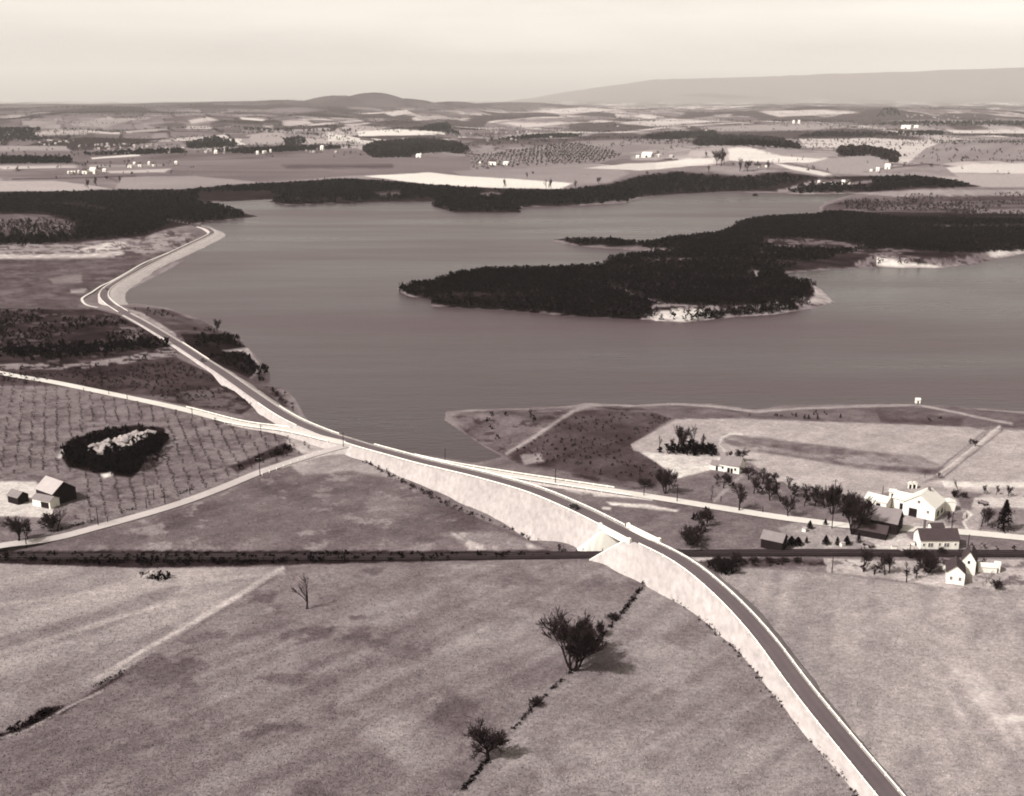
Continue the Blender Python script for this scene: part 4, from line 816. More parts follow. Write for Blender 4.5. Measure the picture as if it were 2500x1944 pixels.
# trees standing in the south meadow
tree(749, 1487, 1405, 'narrow', 'slender dead tree standing alone in the open meadow', wide=.95)
tree(1192, 1856, 1758, 'oak', 'dark bare tree beside the fence row nearest the bottom edge', wide=1.0)
tree(1399, 1634, 1511, 'vase', 'large spreading multi-stemmed bare tree at the middle of the fence row', wide=1.4)
tree(1428, 1604, 1498, 'oak', 'tall bare tree crowding behind the large spreading fence row tree', wide=.72)
tree(1466, 1552, 1516, 'bush', 'thin sapling on the fence row just beyond the large spreading tree', wide=.6)
tree(1309, 1724, 1698, 'bush', 'scraggly bush on the fence row between the two big trees', name='bare_bush', cat='bush')
tree(1494, 1512, 1496, 'bush', 'rounded bush on the left side of the fence row above the big tree', name='bare_bush', cat='bush', wide=1.4)
# more of the farm grove
row([(1840,1205,1158,'round',1.1),(1880,1222,1176,'round',1.0),(1988,1236,1188,'round',1.1),(2012,1240,1192,'round',1.0),(2048,1232,1196,'round',1.1),(2072,1246,1204,'round',1.0),(1870,1196,1156,'round',1.1)], 'bare trees scattered through the farm meadow', 'farm meadow trees')
# farm trees
tree(1625, 1205, 1140, 'vase', 'upright bare tree by the old road below the pale yard', wide=.85)
tree(1575, 1188, 1165, 'bush', 'small dark round bush beside the end of the long guard fence', name='bare_bush', cat='bush', wide=1.4)
tree(1804, 1248, 1182, 'round', 'bare tree on the verge right of the farmhouse drive', wide=.9); tree(1924, 1262, 1210, 'round', 'bare tree on the verge with its stem split low, above the dark shed', wide=.8)
tree(1739, 1214, 1185, 'narrow', 'small bare tree at the left gatepost of the farmhouse drive', wide=.7)
row([(1800,1125,1096),(1786,1122,1098),(1810,1126,1094)], 'three bare trees close behind the farmhouse', 'trees behind the farmhouse')
row([(1766,1192,1150),(1758,1180,1155),(1777,1186,1158)], 'low bare fruit trees in front of the farmhouse', 'fruit trees in front of the farmhouse', wide=None) if False else row([(1766,1192,1150,'round',1.2),(1752,1180,1155,'round',1.1),(1779,1186,1158,'round',1.0)], 'low bare fruit trees in front of the farmhouse', 'fruit trees in front of the farmhouse')
row([(1828,1172,1140,'round',1.2),(1860,1182,1138,'round',1.2),(1896,1184,1150,'round',1.2),(1925,1190,1162,'round',1.0)], 'bare orchard trees right of the farmhouse', 'orchard trees right of the farmhouse')
row([(1906,1225,1166,'narrow',1.2),(1942,1212,1178,'round',1.3),(1970,1216,1182,'round',1.2),(1964,1236,1200,'round',1.0),(1996,1212,1185,'round',1.2)], 'bare trees in the grove behind the old road', 'grove behind the old road')
tree(2031, 1255, 1178, 'vase', 'tall bare tree in the grove just left of the long grey barn', wide=.75); tree(2082, 1304, 1196, 'vase', 'tallest wide bare tree in front of the long grey barn', wide=.72); tree(2098, 1300, 1215, 'round', 'bare tree at the left end of the long grey barn', wide=.8)
tree(2058, 1260, 1198, 'round', 'bare tree between the two tallest trees by the grey barn', wide=.9)
row([(1712,1290,1248,'round',.8),(1726,1286,1240,'round',.8),(1711,1298,1262,'round',.7),(1690,1330,1290,'bush',1.6)], 'scrubby bare trees along the bank right of the bridge', 'scrub trees right of the bridge')
row([(1745,1395,1352,'round',1.0),(1760,1398,1362,'round',1.0),(1772,1402,1358,'vase',1.2),(1790,1385,1352,'round',1.0),(1800,1374,1350,'bush',1.2)], 'tangled bare trees in the corner between road and railway', 'trees between road and railway')
row([(2108,1396,1332,'round',.9),(2160,1404,1352,'round',.9),(2170,1400,1350,'round',.8),(2213,1421,1370,'narrow',1.0),(2237,1412,1378,'round',.9),(2266,1398,1350,'bush',1.0)], 'trees lining the field left of the white gabled house', 'trees on the field edge')
row([(1840,1372,1358,'bush',1.5),(1880,1374,1360,'bush',1.5),(1915,1372,1358,'bush',1.4),(1945,1374,1360,'bush',1.4)], 'low brush clumps below the railway right of the road', 'brush clumps below the railway', name='bare_bush', cat='bush')
row([(2255,1368,1340,'bush',1.3),(2300,1352,1336,'bush',1.4),(2225,1362,1340,'bush',1.4)], 'brush clumps by the railway near the white house', 'brush by the white house', name='bare_bush', cat='bush')
tree(2396, 1286, 1238, 'round', 'bare tree left of the big dark evergreen', wide=.8); tree(2412, 1282, 1240, 'round', 'bare tree close against the big dark evergreen', wide=.7); tree(2316, 1276, 1246, 'round', 'small bare tree under the white corn crib', wide=.8); tree(2432, 1438, 1412, 'bush', 'sparse bush beyond the white slab in the yard corner', name='bare_bush', cat='bush')
row([(2340,1202,1170,'narrow',1.0),(2402,1206,1180,'round',.8),(2432,1208,1184,'round',.8),(2462,1212,1186,'round',.8),(2330,1214,1196,'bush',1.0),(2352,1216,1200,'bush',.9)], 'bare trees along the lane behind the big barn', 'trees behind the white barn')
row([(2370,1084,1070,'round',1.2),(2380,1090,1072,'round',1.1),(2293,1168,1152,'round',1.0),(2258,1166,1156,'narrow',1.0)], 'small trees along the field lane above the white barn', 'trees on the field lane')
# copse left of the farmhouse
row([(1611,1094,1062,'narrow',.9),(1655,1098,1042,'round',.9),(1664,1100,1040,'round',.8),(1690,1098,1038,'narrow',1.1),(1718,1096,1058,'round',.6),(1640,1096,1066,'round',.8),(1700,1104,1072,'round',.8)], 'trees of the dark copse in the pale field', 'copse trees')
# left farm
tree(46, 1322, 1258, 'round', 'dense bare tree in the yard at the left edge by the lane', wide=1.1); tree(68, 1318, 1264, 'round', 'bare tree beside the pole at the left end of the lane', wide=1.0); tree(141, 1296, 1240, 'narrow', 'bare yard tree in front of the dark barn', wide=1.1); tree(122, 1290, 1250, 'bush', 'low bush under the yard tree before the dark barn', name='bare_bush', cat='bush', wide=1.3)
tree(531, 812, 778, 'round', 'solitary bare tree on the shore right of the causeway road', wide=.7)
# far shore trees
row([(216,462,435),(236,455,433),(261,441,430),(293,447,428),(284,440,430)], 'few bare trees standing by the pale field on the far left shore', 'far left shore trees', wide=1.0) if False else row([(216,462,435,'round',.7),(236,455,433,'round',.8),(261,441,429,'round',.8),(293,447,428,'round',.7),(138,440,430,'round',.8)], 'trees by the pale field on the far left shore', 'far left shore trees')
row([(1230,460,434,'round',.6),(1286,438,421,'round',.6),(1301,428,418,'round',.6),(1333,464,438,'narrow',.7),(1346,464,434,'round',.6),(1405,462,440,'round',.6),(1461,452,434,'round',.7),(1580,430,416,'round',.8)], 'bare trees against the bright strip on the far shore', 'trees against the bright strip')
row([(1750,404,366,'round',.6),(1760,408,360,'round',.6),(1768,402,364,'round',.6),(1722,386,368,'round',.7),(1806,420,386,'round',.6),(1824,422,392,'round',.7),(1850,418,394,'round',.7),(1872,416,392,'round',.7),(1730,424,406,'round',.7)], 'tall trees in the pale hollow of the far shore', 'trees in the far hollow')

# ------------------------------------------------------------------ evergreens
def conifer(seed):
    R = random.Random(seed); m = MB(); c = MB(); m.tube((0, 0, -.3), (0, 0, 8.5), .22, .06, 6)
    for k in range(900):
        t = R.random() ** .7; z = .6 + 9.2 * t; rr = (1 - t) ** .85 * 2.9 * R.uniform(.35, 1.05) + .08; w = R.uniform(0, 6.283); l = R.uniform(.35, .8); dx, dy = math.cos(w), math.sin(w)
        x, y = dx * rr, dy * rr; q = R.uniform(.1, .32); tz = R.uniform(-.4, .1)
        c.quad((x - dx * l, y - dy * l, z + .25), (x - dy * q, y + dx * q, z), (x + dx * l * .6, y + dy * l * .6, z + tz), (x + dy * q, y - dx * q, z))
    a = bpy.data.meshes.new('trunk'); a.from_pydata(m.v, [], m.f); a.materials.append(M['bark']); b = bpy.data.meshes.new('crown'); b.from_pydata(c.v, [], c.f); b.materials.append(M['cedar']); return a, b
CON = [conifer(3), conifer(8)]
def evergreen(u, v, vtop, label, wide=1.0, group=None):
    global tree_n; tree_n += 1; p = G1(u, v); h = (v - vtop) * mpp(u, v) / math.cos(math.atan((CAMZ - p.z) / p.y)); s = h / 9.6
    a, b = CON[tree_n % 2]; o = empty('evergreen_tree', tuple(p), tree_n * 1.7); o.scale = (s * wide, s * wide, s); ob('trunk', a, o); ob('crown', b, o); tag(o, label, 'evergreen', group)
evergreen(2450, 1296, 1224, 'big broad dark evergreen at the right edge beside the road', 1.0)
evergreen(1977, 1291, 1272, 'small dark evergreen on the verge left of the pale yard', 1.6); evergreen(2015, 1283, 1267, 'small slim evergreen beside the old road near the tall pole', 1.3)
evergreen(2016, 1329, 1308, 'stout round evergreen leftmost in the yard row', 1.7); evergreen(2044, 1331, 1312, 'slim evergreen second in the yard row', 1.3); evergreen(2067, 1330, 1309, 'round evergreen third in the yard row', 1.7); evergreen(2096, 1325, 1303, 'slim evergreen at the right end of the yard row', 1.1)
evergreen(1948, 1331, 1312, 'broad dark shrub right of the dark shed', 2.3); evergreen(1932, 1330, 1310, 'broad dark shrub close beside the dark shed', 2.3); evergreen(1969, 1326, 1311, 'small dark shrub at the end of the shed shrubs', 1.2)
for i, (u, v) in enumerate([(1943,1018),(1964,1023),(1974,1023),(1996,1024),(2052,1021)]): evergreen(u, v, v - 11, f'{(ORD[:4] + ["rightmost"])[i]} of five small cedars on the bank above the pale field', 1.1, 'cedars on the bank')
evergreen(411, 1072, 1062, 'small dark cedar right of the sinkhole thicket', 1.6)

# ------------------------------------------------------------------ woods and thickets that read as one mass
def tufts(name, pos, h, r, nt, mat, label, cat='woodland', up=.5, size=.8, seed=1):
    g = np.random.default_rng(seed); n = len(pos)
    if not n: return None
    P = np.repeat(np.asarray(pos, float), nt, 0); hh = np.repeat(h, nt); rr = np.repeat(r, nt); N = len(P)
    w = g.uniform(0, 2 * np.pi, N); q = np.sqrt(g.random(N)); t = g.random(N) ** .75
    prof = np.sqrt(np.clip(1 - (2 * np.clip(t, .0, 1) - .75) ** 2 / 1.6, .05, 1)); q = q * prof
    C = P + np.stack([np.cos(w) * q * rr, np.sin(w) * q * rr, t * hh * .97], 1)
    A = g.normal(size=(N, 3)); A /= np.linalg.norm(A, axis=1)[:, None]; A[:, 2] = A[:, 2] * (1 - up) + up * np.sign(A[:, 2]); A /= np.linalg.norm(A, axis=1)[:, None]
    B = g.normal(size=(N, 3)); B -= A * (A * B).sum(1)[:, None]; B /= np.linalg.norm(B, axis=1)[:, None]
    s = size * rr * g.uniform(.5, 1.2, N)
    V = np.stack([C - A * s[:, None] - B * s[:, None] * .45, C - A * s[:, None] * .6 + B * s[:, None] * .5, C + A * s[:, None]], 1).reshape(-1, 3)
    o = ob(name, mesh_np(name, V, np.arange(len(V)).reshape(-1, 3), mat)); tag(o, label, cat, None, 'stuff'); return o
def scatter(poly, step, hgt, holes=(), keep=1.0, seed=1, noise=None, shore=True, openf=.76):
    g = np.random.default_rng(seed); p = np.asarray(wide(poly), float)
    W_ = np.concatenate([at(p[:, 0], np.maximum(p[:, 1], 262), 3.0)]); x0, y0 = W_[:, 0].min(), W_[:, 1].min(); x1, y1 = W_[:, 0].max(), W_[:, 1].max()
    xs = np.arange(x0 - 60, x1 + 60, step); ys = np.arange(y0 * .93, y1 * 1.07, step); X, Y = np.meshgrid(xs, ys); X = X.ravel() + g.uniform(-.5, .5, X.size) * step; Y = Y.ravel() + g.uniform(-.5, .5, Y.size) * step
    u, v = proj(X, Y, np.full(len(X), 6.0)); k = (u > p[:, 0].min() - 25) & (u < p[:, 0].max() + 25) & (v > p[:, 1].min() - 25) & (v < p[:, 1].max() + 25); X, Y = X[k], Y[k]
    d = lake_d(X, Y); Z = H(X, Y, d); k = (d > 1.5) if shore else np.ones(len(X), bool); X, Y, Z = X[k], Y[k], Z[k]
    h = hgt * g.uniform(.6, 1.15, len(X)); u, v = proj(X, Y, Z); u2, v2 = proj(X, Y, Z + h * .9)
    jit = g.normal(0, 1.5, len(u)); k = (vn(X / 70. + .08 * Y, Y / 7. + X * .012, 95 + seed) < openf) &  (psd(u + jit, v, p) < 0) & (psd(u2 + jit, v2, p) < 0)
    for hp in holes: k &= ~((psd(u, v, np.asarray(wide(hp), float)) < 0))
    if noise: k &= fbm(X / noise[0], Y / noise[0], 90 + seed, 3) > noise[1]
    if keep < 1: k &= g.random(len(u)) < keep
    return np.stack([X[k], Y[k], Z[k]], 1), h[k]
def wood(name, poly, step, hgt, rad, nt, mat, label, cat='woodland', **k):
    up = k.pop('up', .5); size = k.pop('size', .8); p, h = scatter(poly, step, hgt, **k)
    return tufts(name, p, h, np.full(len(p), rad) * (h / hgt), nt, mat, label, cat, up, size, k.get('seed', 1))
PEN = [(2036,738),(1978,753),(1890,768),(1800,772),(1665,786),(1563,779),(1380,770),(1233,756),(1053,747),(1053,730),(1002,722),(970,706),(970,690),(1050,680),(1105,661),(1178,651),(1343,646),(1464,639),(1480,614),(1610,612),(1563,601),(1416,597),(1343,579),(1490,579),(1636,572),(1736,563),(1782,548),(1794,537),(1836,526),(1986,520),(2009,513),(2080,514),(2200,528),(2455,536),(2620,540),(2620,600),(2455,606),(2300,618),(2180,604),(2060,620),(1990,640),(1930,652),(1910,660),(1932,676),(1990,682)]
PEN_H = [[(1404,674),(1450,684),(1530,706),(1600,732),(1640,752),(1630,758),(1560,728),(1480,696)],[(1590,748),(1650,742),(1800,750),(1860,748),(1800,760),(1720,764),(1665,786),(1590,778)],[(1980,700),(2040,700),(2060,760),(1940,760)],[(1820,660),(1862,662),(1850,678),(1838,672)],[(1840,586),(1990,582),(2130,600),(2080,612),(1900,608)],[(1490,606),(1640,606),(1640,614),(1490,614)],[(2360,546),(2620,560),(2620,574),(2440,568)],[(1500,638),(1690,631),(1730,640),(1600,643)],[(2180,546),(2330,550),(2455,556),(2300,558)]]
wood('woodland', PEN, 4.0, 5.0, 2.3, 12, M['scrub'], 'dense dark scrub wood covering the long peninsula in the lake', holes=PEN_H, seed=2, openf=.66)
wood('brushland', PEN, 6, 3.2, 2.0, 8, M['scrub2'], 'lower brown scrub between the tree rows of the peninsula', holes=PEN_H, seed=52, noise=(45, .5), openf=2.0)
wood('brushland', [(2010,505),(2094,480),(2260,470),(2455,466),(2620,462),(2620,546),(2455,540),(2200,526),(2080,512)], 8, 3.5, 2.0, 8, M['scrub2'], 'brown open brush on the flats right of the lake', seed=3, noise=(60, .46), up=.8)
wood('brushland', [(1590,742),(1800,748),(1978,722),(2036,738),(1890,768),(1665,786),(1590,772)], 7, 4.5, 2.2, 9, M['scrub'], 'scattered dark bushes on the pale tip of the peninsula', seed=4, keep=.45)
wood('brushland', [(2080,622),(2300,632),(2455,606),(2600,592),(2600,604),(2455,622),(2290,648),(2100,648)], 9, 4.5, 2.2, 9, M['scrub2'], 'scattered bushes along the pale beach right of the peninsula', seed=5, keep=.5)
LW = [(25,486),(43,475),(156,467),(319,463),(440,463),(494,479),(470,490),(552,500),(607,518),(630,526),(584,532),(494,541),(478,546),(420,536),(400,540),(405,552),(350,574),(183,588),(100,598),(25,604)]
wood('woodland', LW, 7, 7, 3.8, 12, M['scrub'], 'dark wood on the far left shore behind the causeway', holes=[[(25,524),(110,518),(190,545),(185,578),(25,590)],[(200,496),(290,516),(280,522),(60,498)]], seed=6)
wood('woodland', [(25,532),(190,532),(200,560),(180,582),(25,592)], 9, 9, 3.0, 9, M['scrub2'], 'thin brown trees at the left edge below the dark wood', seed=7, up=.95, keep=.7)
wood('woodland', [(446,462),(545,453),(661,446),(850,436),(956,442),(1072,452),(1189,459),(1306,463),(1384,462),(1481,450),(1559,430),(1650,418),(1785,430),(1880,424),(1920,422),(1990,432),(1940,444),(1870,462),(1806,467),(1650,472),(1578,476),(1520,494),(1384,500),(1271,505),(1271,517),(1111,517),(1053,501),(1065,486),(917,490),(850,495),(700,499),(660,492),(681,482),(486,492)], 8.5, 7, 4.6, 12, M['scrub'], 'long dark wood lining the far shore of the lake',
     holes=[[(905,470),(975,464),(985,480),(915,483)],[(1142,478),(1200,466),(1260,478),(1180,484)],[(480,470),(660,466),(680,482),(486,492)]], seed=8)
wood('woodland', [(1888,470),(1905,462),(1990,442),(2010,434),(2136,430),(2239,430),(2321,440),(2395,455),(2259,460),(2094,469),(1971,472)], 11, 7, 6.0, 12, M['scrub'], 'dark wooded point on the right of the far shore', holes=[[(1890,468),(1990,442),(1998,447),(1905,471)],[(1984,436),(2132,438),(2132,453),(1985,453)]], seed=9)
# left of the causeway road
wood('brushland', [(25,745),(235,756),(290,772),(420,842),(420,848),(230,878),(25,900)], 5, 3.2, 1.7, 8, M['scrub'], 'dark brush left of the lakeside stretch of road', seed=10, noise=(25, .42)); wood('woodland', [(25,848),(250,832),(400,822),(424,846),(200,868),(25,888)], 5, 6, 3.2, 12, M['scrub'], 'dense dark belt of trees running left from the road', seed=11)
wood('brushland', [(28,905),(200,888),(330,868),(420,848),(440,866),(330,884),(200,900),(40,914)], 6, 3, 1.8, 8, M['scrub'], 'bushes along the pale stony strip left of the road', seed=12, keep=.35)
wood('brushland', [(35,918),(200,905),(430,875),(540,926),(615,988),(560,1005),(400,975),(200,943)], 4.5, 1.6, 1.2, 6, M['scrub2'], 'low dark brush between the side road and the main road', seed=13, noise=(22, .46))
wood('woodland', [(430,815),(572,812),(602,846),(560,854),(467,844)], 4.2, 5, 2.6, 12, M['scrub'], 'dark thicket belt crossing to the shore right of the road', seed=14); wood('brushland', [(515,862),(600,852),(640,905),(610,920),(520,882)], 5, 3, 2.2, 9, M['scrub'], 'dark thicket on the small shore point', seed=15); wood('brushland', [(628,892),(650,880),(662,915),(655,935),(630,930)], 3.5, 4, 2.2, 10, M['scrub'], 'dark bushes on the very edge of the shore point', seed=16)
wood('brushland', [(310,748),(410,756),(490,784),(560,812),(440,815),(350,772)], 7, 2.6, 1.7, 7, M['scrub2'], 'brown brush on the shore below the sharp bend', seed=17, noise=(22, .45)); wood('brushland', [(640,942),(695,946),(735,1012),(700,1003)], 5, 2.4, 1.5, 8, M['scrub2'], 'brown brush between road and shore before the junction', seed=18, keep=.6)
# sinkhole
wood('thicket', [(148,1112),(160,1080),(240,1048),(331,1034),(400,1042),(408,1075),(392,1105),(345,1140),(322,1164),(240,1156),(165,1140)], 3.0, 5.2, 2.2, 14, M['scrub'], 'dark oval thicket ringing the rocky hollow in the orchard', 'thicket', holes=[[(200,1108),(230,1086),(290,1074),(320,1058),(372,1064),(352,1086),(320,1100),(240,1118)]], seed=19)
wood('thicket', [(345,1118),(392,1098),(402,1128),(360,1150)], 3.5, 3, 1.3, 8, M['scrub2'], 'thin brown brush on the right rim of the hollow', 'thicket', seed=20, keep=.6); wood('thicket', [(560,1140),(640,1108),(700,1082),(724,1090),(708,1106),(640,1126),(580,1152)], 3.4, 2.2, 1.6, 9, M['scrub'], 'dark strip of brush above the dirt lane near the junction', 'thicket', seed=21)
wood('thicket', [(325,1404),(350,1394),(405,1396),(440,1398),(420,1414),(380,1420)], 2.2, 1.8, 1.3, 10, M['scrub'], 'small dark brush patch in the drilled field below the railway', 'thicket', seed=22); wood('thicket', [(-55,1808),(60,1756),(110,1726),(158,1720),(130,1748),(60,1778),(-55,1832)], 1.5, 2.0, 1.1, 12, M['scrub'], 'dark brush filling the ditch at the lower left edge', 'thicket', seed=23)
wood('thicket', [(1594,1098),(1640,1082),(1690,1078),(1745,1084),(1760,1116),(1700,1112),(1600,1106)], 2.3, 3.6, 1.9, 12, M['scrub'], 'dark undergrowth of the copse in the pale field', 'thicket', seed=24, openf=2.0)
wood('brushland', [(-60,1350),(330,1346),(850,1346),(1345,1346),(1460,1354),(1384,1362),(1072,1368),(800,1374),(350,1384),(-60,1366)], 2.6, 1.5, 1.2, 9, M['scrub'], 'dark brush on the banks of the railway left of the bridge', 'brush', seed=25, keep=.75)
wood('brushland', [(1690,1346),(2460,1352),(2460,1346),(1700,1338)], 5, 1.6, 1.2, 8, M['scrub2'], 'thin brush along the railway right of the bridge', 'brush', seed=26, keep=.8); wood('brushland', [(1690,1372),(1800,1362),(2010,1366),(2015,1382),(1820,1384),(1760,1398)], 2.6, 2.8, 1.5, 9, M['scrub2'], 'brown brush on the bank right of the curving road', 'brush', seed=27, keep=.6)
wood('brushland', [(2080,1380),(2250,1385),(2255,1418),(2180,1410),(2080,1396)], 4, 2.6, 1.5, 8, M['scrub2'], 'brown undergrowth beneath the field edge trees', 'brush', seed=28, keep=.5); wood('brushland', [(1690,1255),(1740,1240),(1730,1290),(1700,1335),(1660,1340),(1680,1290)], 4, 2.2, 1.6, 9, M['scrub'], 'dark brush on the bank right of the bridge', 'brush', seed=29, keep=.6)
wood('brushland', [(1420,1002),(1630,1012),(1640,1022),(1545,1086),(1625,1145),(1590,1180),(1400,1150),(1275,1128),(1240,1108),(1400,1010)], 4.5, 1.2, .9, 6, M['scrub2'], 'low brown brush on the near lake point', 'brush', seed=30, noise=(20, .48)); wood('brushland', [(1100,1008),(1384,996),(1400,1002),(1240,1098),(1150,1058)], 7, 2.2, 1.3, 8, M['scrub'], 'scattered dark bushes on the tip of the near lake point', 'brush', seed=31, keep=.4, noise=(16, .46)); wood('brushland', [(1640,1008),(2100,1004),(2400,1020),(2360,1040),(2000,1026),(1640,1022)], 9, 1.5, 1.2, 7, M['scrub2'], 'low brush between the shore track and the pale field', 'brush', seed=32, keep=.45)
wood('brushland', [(1680,1185),(1840,1165),(1900,1196),(2090,1220),(2090,1260),(1900,1215),(1790,1200)], 6, 1.8, 1.3, 8, M['scrub2'], 'undergrowth below the farm trees', 'brush', seed=33, keep=.5); wood('brushland', [(2380,1240),(2460,1240),(2460,1290),(2390,1290)], 4, 2.4, 1.4, 8, M['scrub2'], 'brush beside the big evergreen at the right edge', 'brush', seed=34, keep=.5); wood('brushland', [(2350,1320),(2470,1322),(2470,1348),(2360,1346)], 4, 2.2, 1.2, 8, M['scrub2'], 'brush right of the dark-roofed white house', 'brush', seed=35, keep=.5)
wood('brushland', [(2000,1362),(2240,1364),(2470,1366),(2470,1378),(2300,1374),(2000,1372)], 3, 2.4, 1.4, 8, M['scrub2'], 'brush screening the railway below the white house', 'brush', seed=36, openf=2.0)
wood('brushland', [(1900,1352),(2240,1354),(2470,1356),(2470,1366),(2240,1363),(1900,1360)], 3.4, 2.0, 1.3, 8, M['scrub2'], 'ragged brush along the near side of the railway by the farm', 'brush', seed=38, keep=.6)
wood('thicket', [(1700,1378),(1760,1362),(1815,1366),(1800,1396),(1770,1412)], 2.4, 3.4, 1.6, 10, M['scrub'], 'dark thicket filling the corner between road and railway', 'thicket', seed=37, keep=.8, openf=2.0)
# weeds along the fence row and the foot of the slope
def weeds(name, px, step, hgt, rad, mat, label, wob=1.0, keep=1.0, seed=1, nt=9):
    step *= .55; rad *= .8; g = np.random.default_rng(seed); p = np.array(px, float); C = resample(ground(p[:, 0], p[:, 1]), step); k = g.random(len(C)) < keep
    k &= vn(np.arange(len(C)) * .11, np.zeros(len(C)), seed) > .32 * (keep < 1) ; C = C[k]; C[:, :2] += g.normal(0, wob, (len(C), 2)); C[:, 2] = H(C[:, 0], C[:, 1]) - .1
    h = hgt * g.uniform(.5, 1.3, len(C)); return tufts(name, C, h, rad * g.uniform(.6, 1.3, len(C)), nt, mat, label, 'weeds', .4, .7, seed)
weeds('weeds', [(1130,1930),(1190,1857)], .35, .7, .6, M['scrub'], 'dark ditch weeds below the bottom fence row tree', .35, 1, 41); weeds('weeds', [(1252,1782),(1309,1721),(1400,1633)], .4, .7, .5, M['scrub'], 'dark weeds along the fence row between the two big trees', .35, .95, 42); weeds('weeds', [(1440,1590),(1470,1553),(1522,1493),(1582,1415)], .4, .9, .6, M['scrub'], 'dark weeds along the fence row from the big tree to the slope', .4, .98, 43)
weeds('weeds', [(1506,1391),(1592,1429),(1692,1491),(1797,1586),(1870,1670),(1948,1762),(2024,1856),(2102,1950)], .6, .8, .6, M['scrub2'], 'ragged weeds along the foot of the southern slope', .9, .8, 44); weeds('weeds', [(880,1122),(960,1165),(1080,1225),(1200,1275),(1320,1325),(1420,1352)], .9, 1.0, .9, M['scrub2'], 'ragged weeds along the foot of the long northern slope', .9, .7, 45)
weeds('weeds', [(1800,1500),(1900,1590),(1990,1690),(2080,1800),(2200,1930)], 1.0, .7, .5, M['scrub2'], 'weeds along the ditch on the field side of the road', .6, .6, 46); weeds('weeds', [(180,1700),(240,1672),(300,1640)], .5, .5, .5, M['scrub'], 'dark weeds along the drilled field boundary', .4, .9, 47); weeds('weeds', [(130,1300),(240,1268),(400,1222),(560,1160)], .9, .9, .6, M['scrub'], 'dark weeds along the upper side of the dirt lane', .4, .8, 48)
# distant woods on the rolling farmland
FARW = [([(882,362),(917,346),(1033,339),(1119,348),(1150,366),(1123,377),(1090,372),(1020,376),(1010,384),(917,386),(900,380)], 'dark oval wood on the plain beyond the far shore'),
 ([(455,347),(517,333),(576,343),(575,360),(459,364)], 'dark wood behind the far village'), ([(690,340),(740,331),(752,348),(700,360)], 'small dark wood right of the far village'), ([(25,318),(109,312),(78,329),(171,339),(89,345),(25,357)], 'dark wood at the left edge of the far plain'),
 ([(1689,354),(1707,333),(1785,329),(1909,338),(1963,360),(1942,365),(1827,357),(1703,357)], 'long dark wood above the pale fields on the far right'), ([(2040,383),(2053,358),(2115,357),(2193,374),(2189,398),(2173,397),(2127,381)], 'curved hedge wood above the white farm on the far right'),
 ([(1950,330),(2000,323),(2300,321),(2300,331),(1950,336)], 'thin tree belt across the far right fields'), ([(2090,306),(2200,296),(2560,295),(2560,307),(2200,309)], 'dark tree belt on the far right plain'), ([(1560,334),(1640,322),(1750,320),(1750,336),(1600,342)], 'tree belt left of the long dark wood'), ([(2138,286),(2158,264),(2186,264),(2204,284)], 'rounded wooded knoll on the far right'),
 ([(560,310),(700,316),(860,316),(880,322),(740,322),(600,318)], 'hedgerow wood on the near hills left of centre'), ([(1010,320),(1050,305),(1090,298),(1100,312),(1130,330),(1060,322)], 'dark hanging wood below the central hill'), ([(25,388),(60,382),(170,384),(190,398),(25,406)], 'dark tree belt at the left edge of the far plain'), ([(200,372),(440,364),(470,374),(330,378),(210,380)], 'trees among the houses of the far village'), ([(480,368),(700,358),(860,356),(860,362),(600,376)], 'hedge trees along the road right of the far village'), ([(1130,345),(1300,330),(1420,326),(1420,334),(1250,342)], 'hedge trees by the far hamlet'), ([(2200,412),(2330,392),(2340,396),(2230,416)], 'hedge trees right of the white farm')]
for i, (p, lb) in enumerate(FARW):
    p_ = np.asarray(wide(p), float); g0 = ground(p_[:, 0], p_[:, 1]); cx, cy = g0[:, 0].mean(), g0[:, 1].mean(); x0, x1, y0, y1 = g0[:, 0].min(), g0[:, 0].max(), g0[:, 1].min(), g0[:, 1].max(); rr = math.hypot(cx, cy); st = max(11., rr / 260.); g = np.random.default_rng(100 + i)
    X, Y = np.meshgrid(np.arange(x0 - 40, x1 + 40, st), np.arange(y0 - 250, y1 + 250, st)); X = X.ravel() + g.uniform(-.5, .5, X.size) * st; Y = Y.ravel() + g.uniform(-.5, .5, Y.size) * st; u, v = proj(X, Y, np.full(len(X), 40.0)); k = (u > p_[:, 0].min() - 20) & (u < p_[:, 0].max() + 20) & (v > p_[:, 1].min() - 60) & (v < p_[:, 1].max() + 60); X, Y = X[k], Y[k]; Z = H(X, Y); h = 13 * g.uniform(.5, 1.2, len(X)); u, v = proj(X, Y, Z); u2, v2 = proj(X, Y, Z + h * .8); k = (psd(u, v, p_) < 0) & (psd(u2, v2, p_) < .8)
    tufts('woodland', np.stack([X, Y, Z], 1)[k], h[k], h[k] * .55, 12, M['farwood'] if rr > 3500 else M['scrub2'] if i in (4, 5, 13, 14, 15, 16) else M['scrub'], lb, 'woodland', .6, .9, 100 + i)
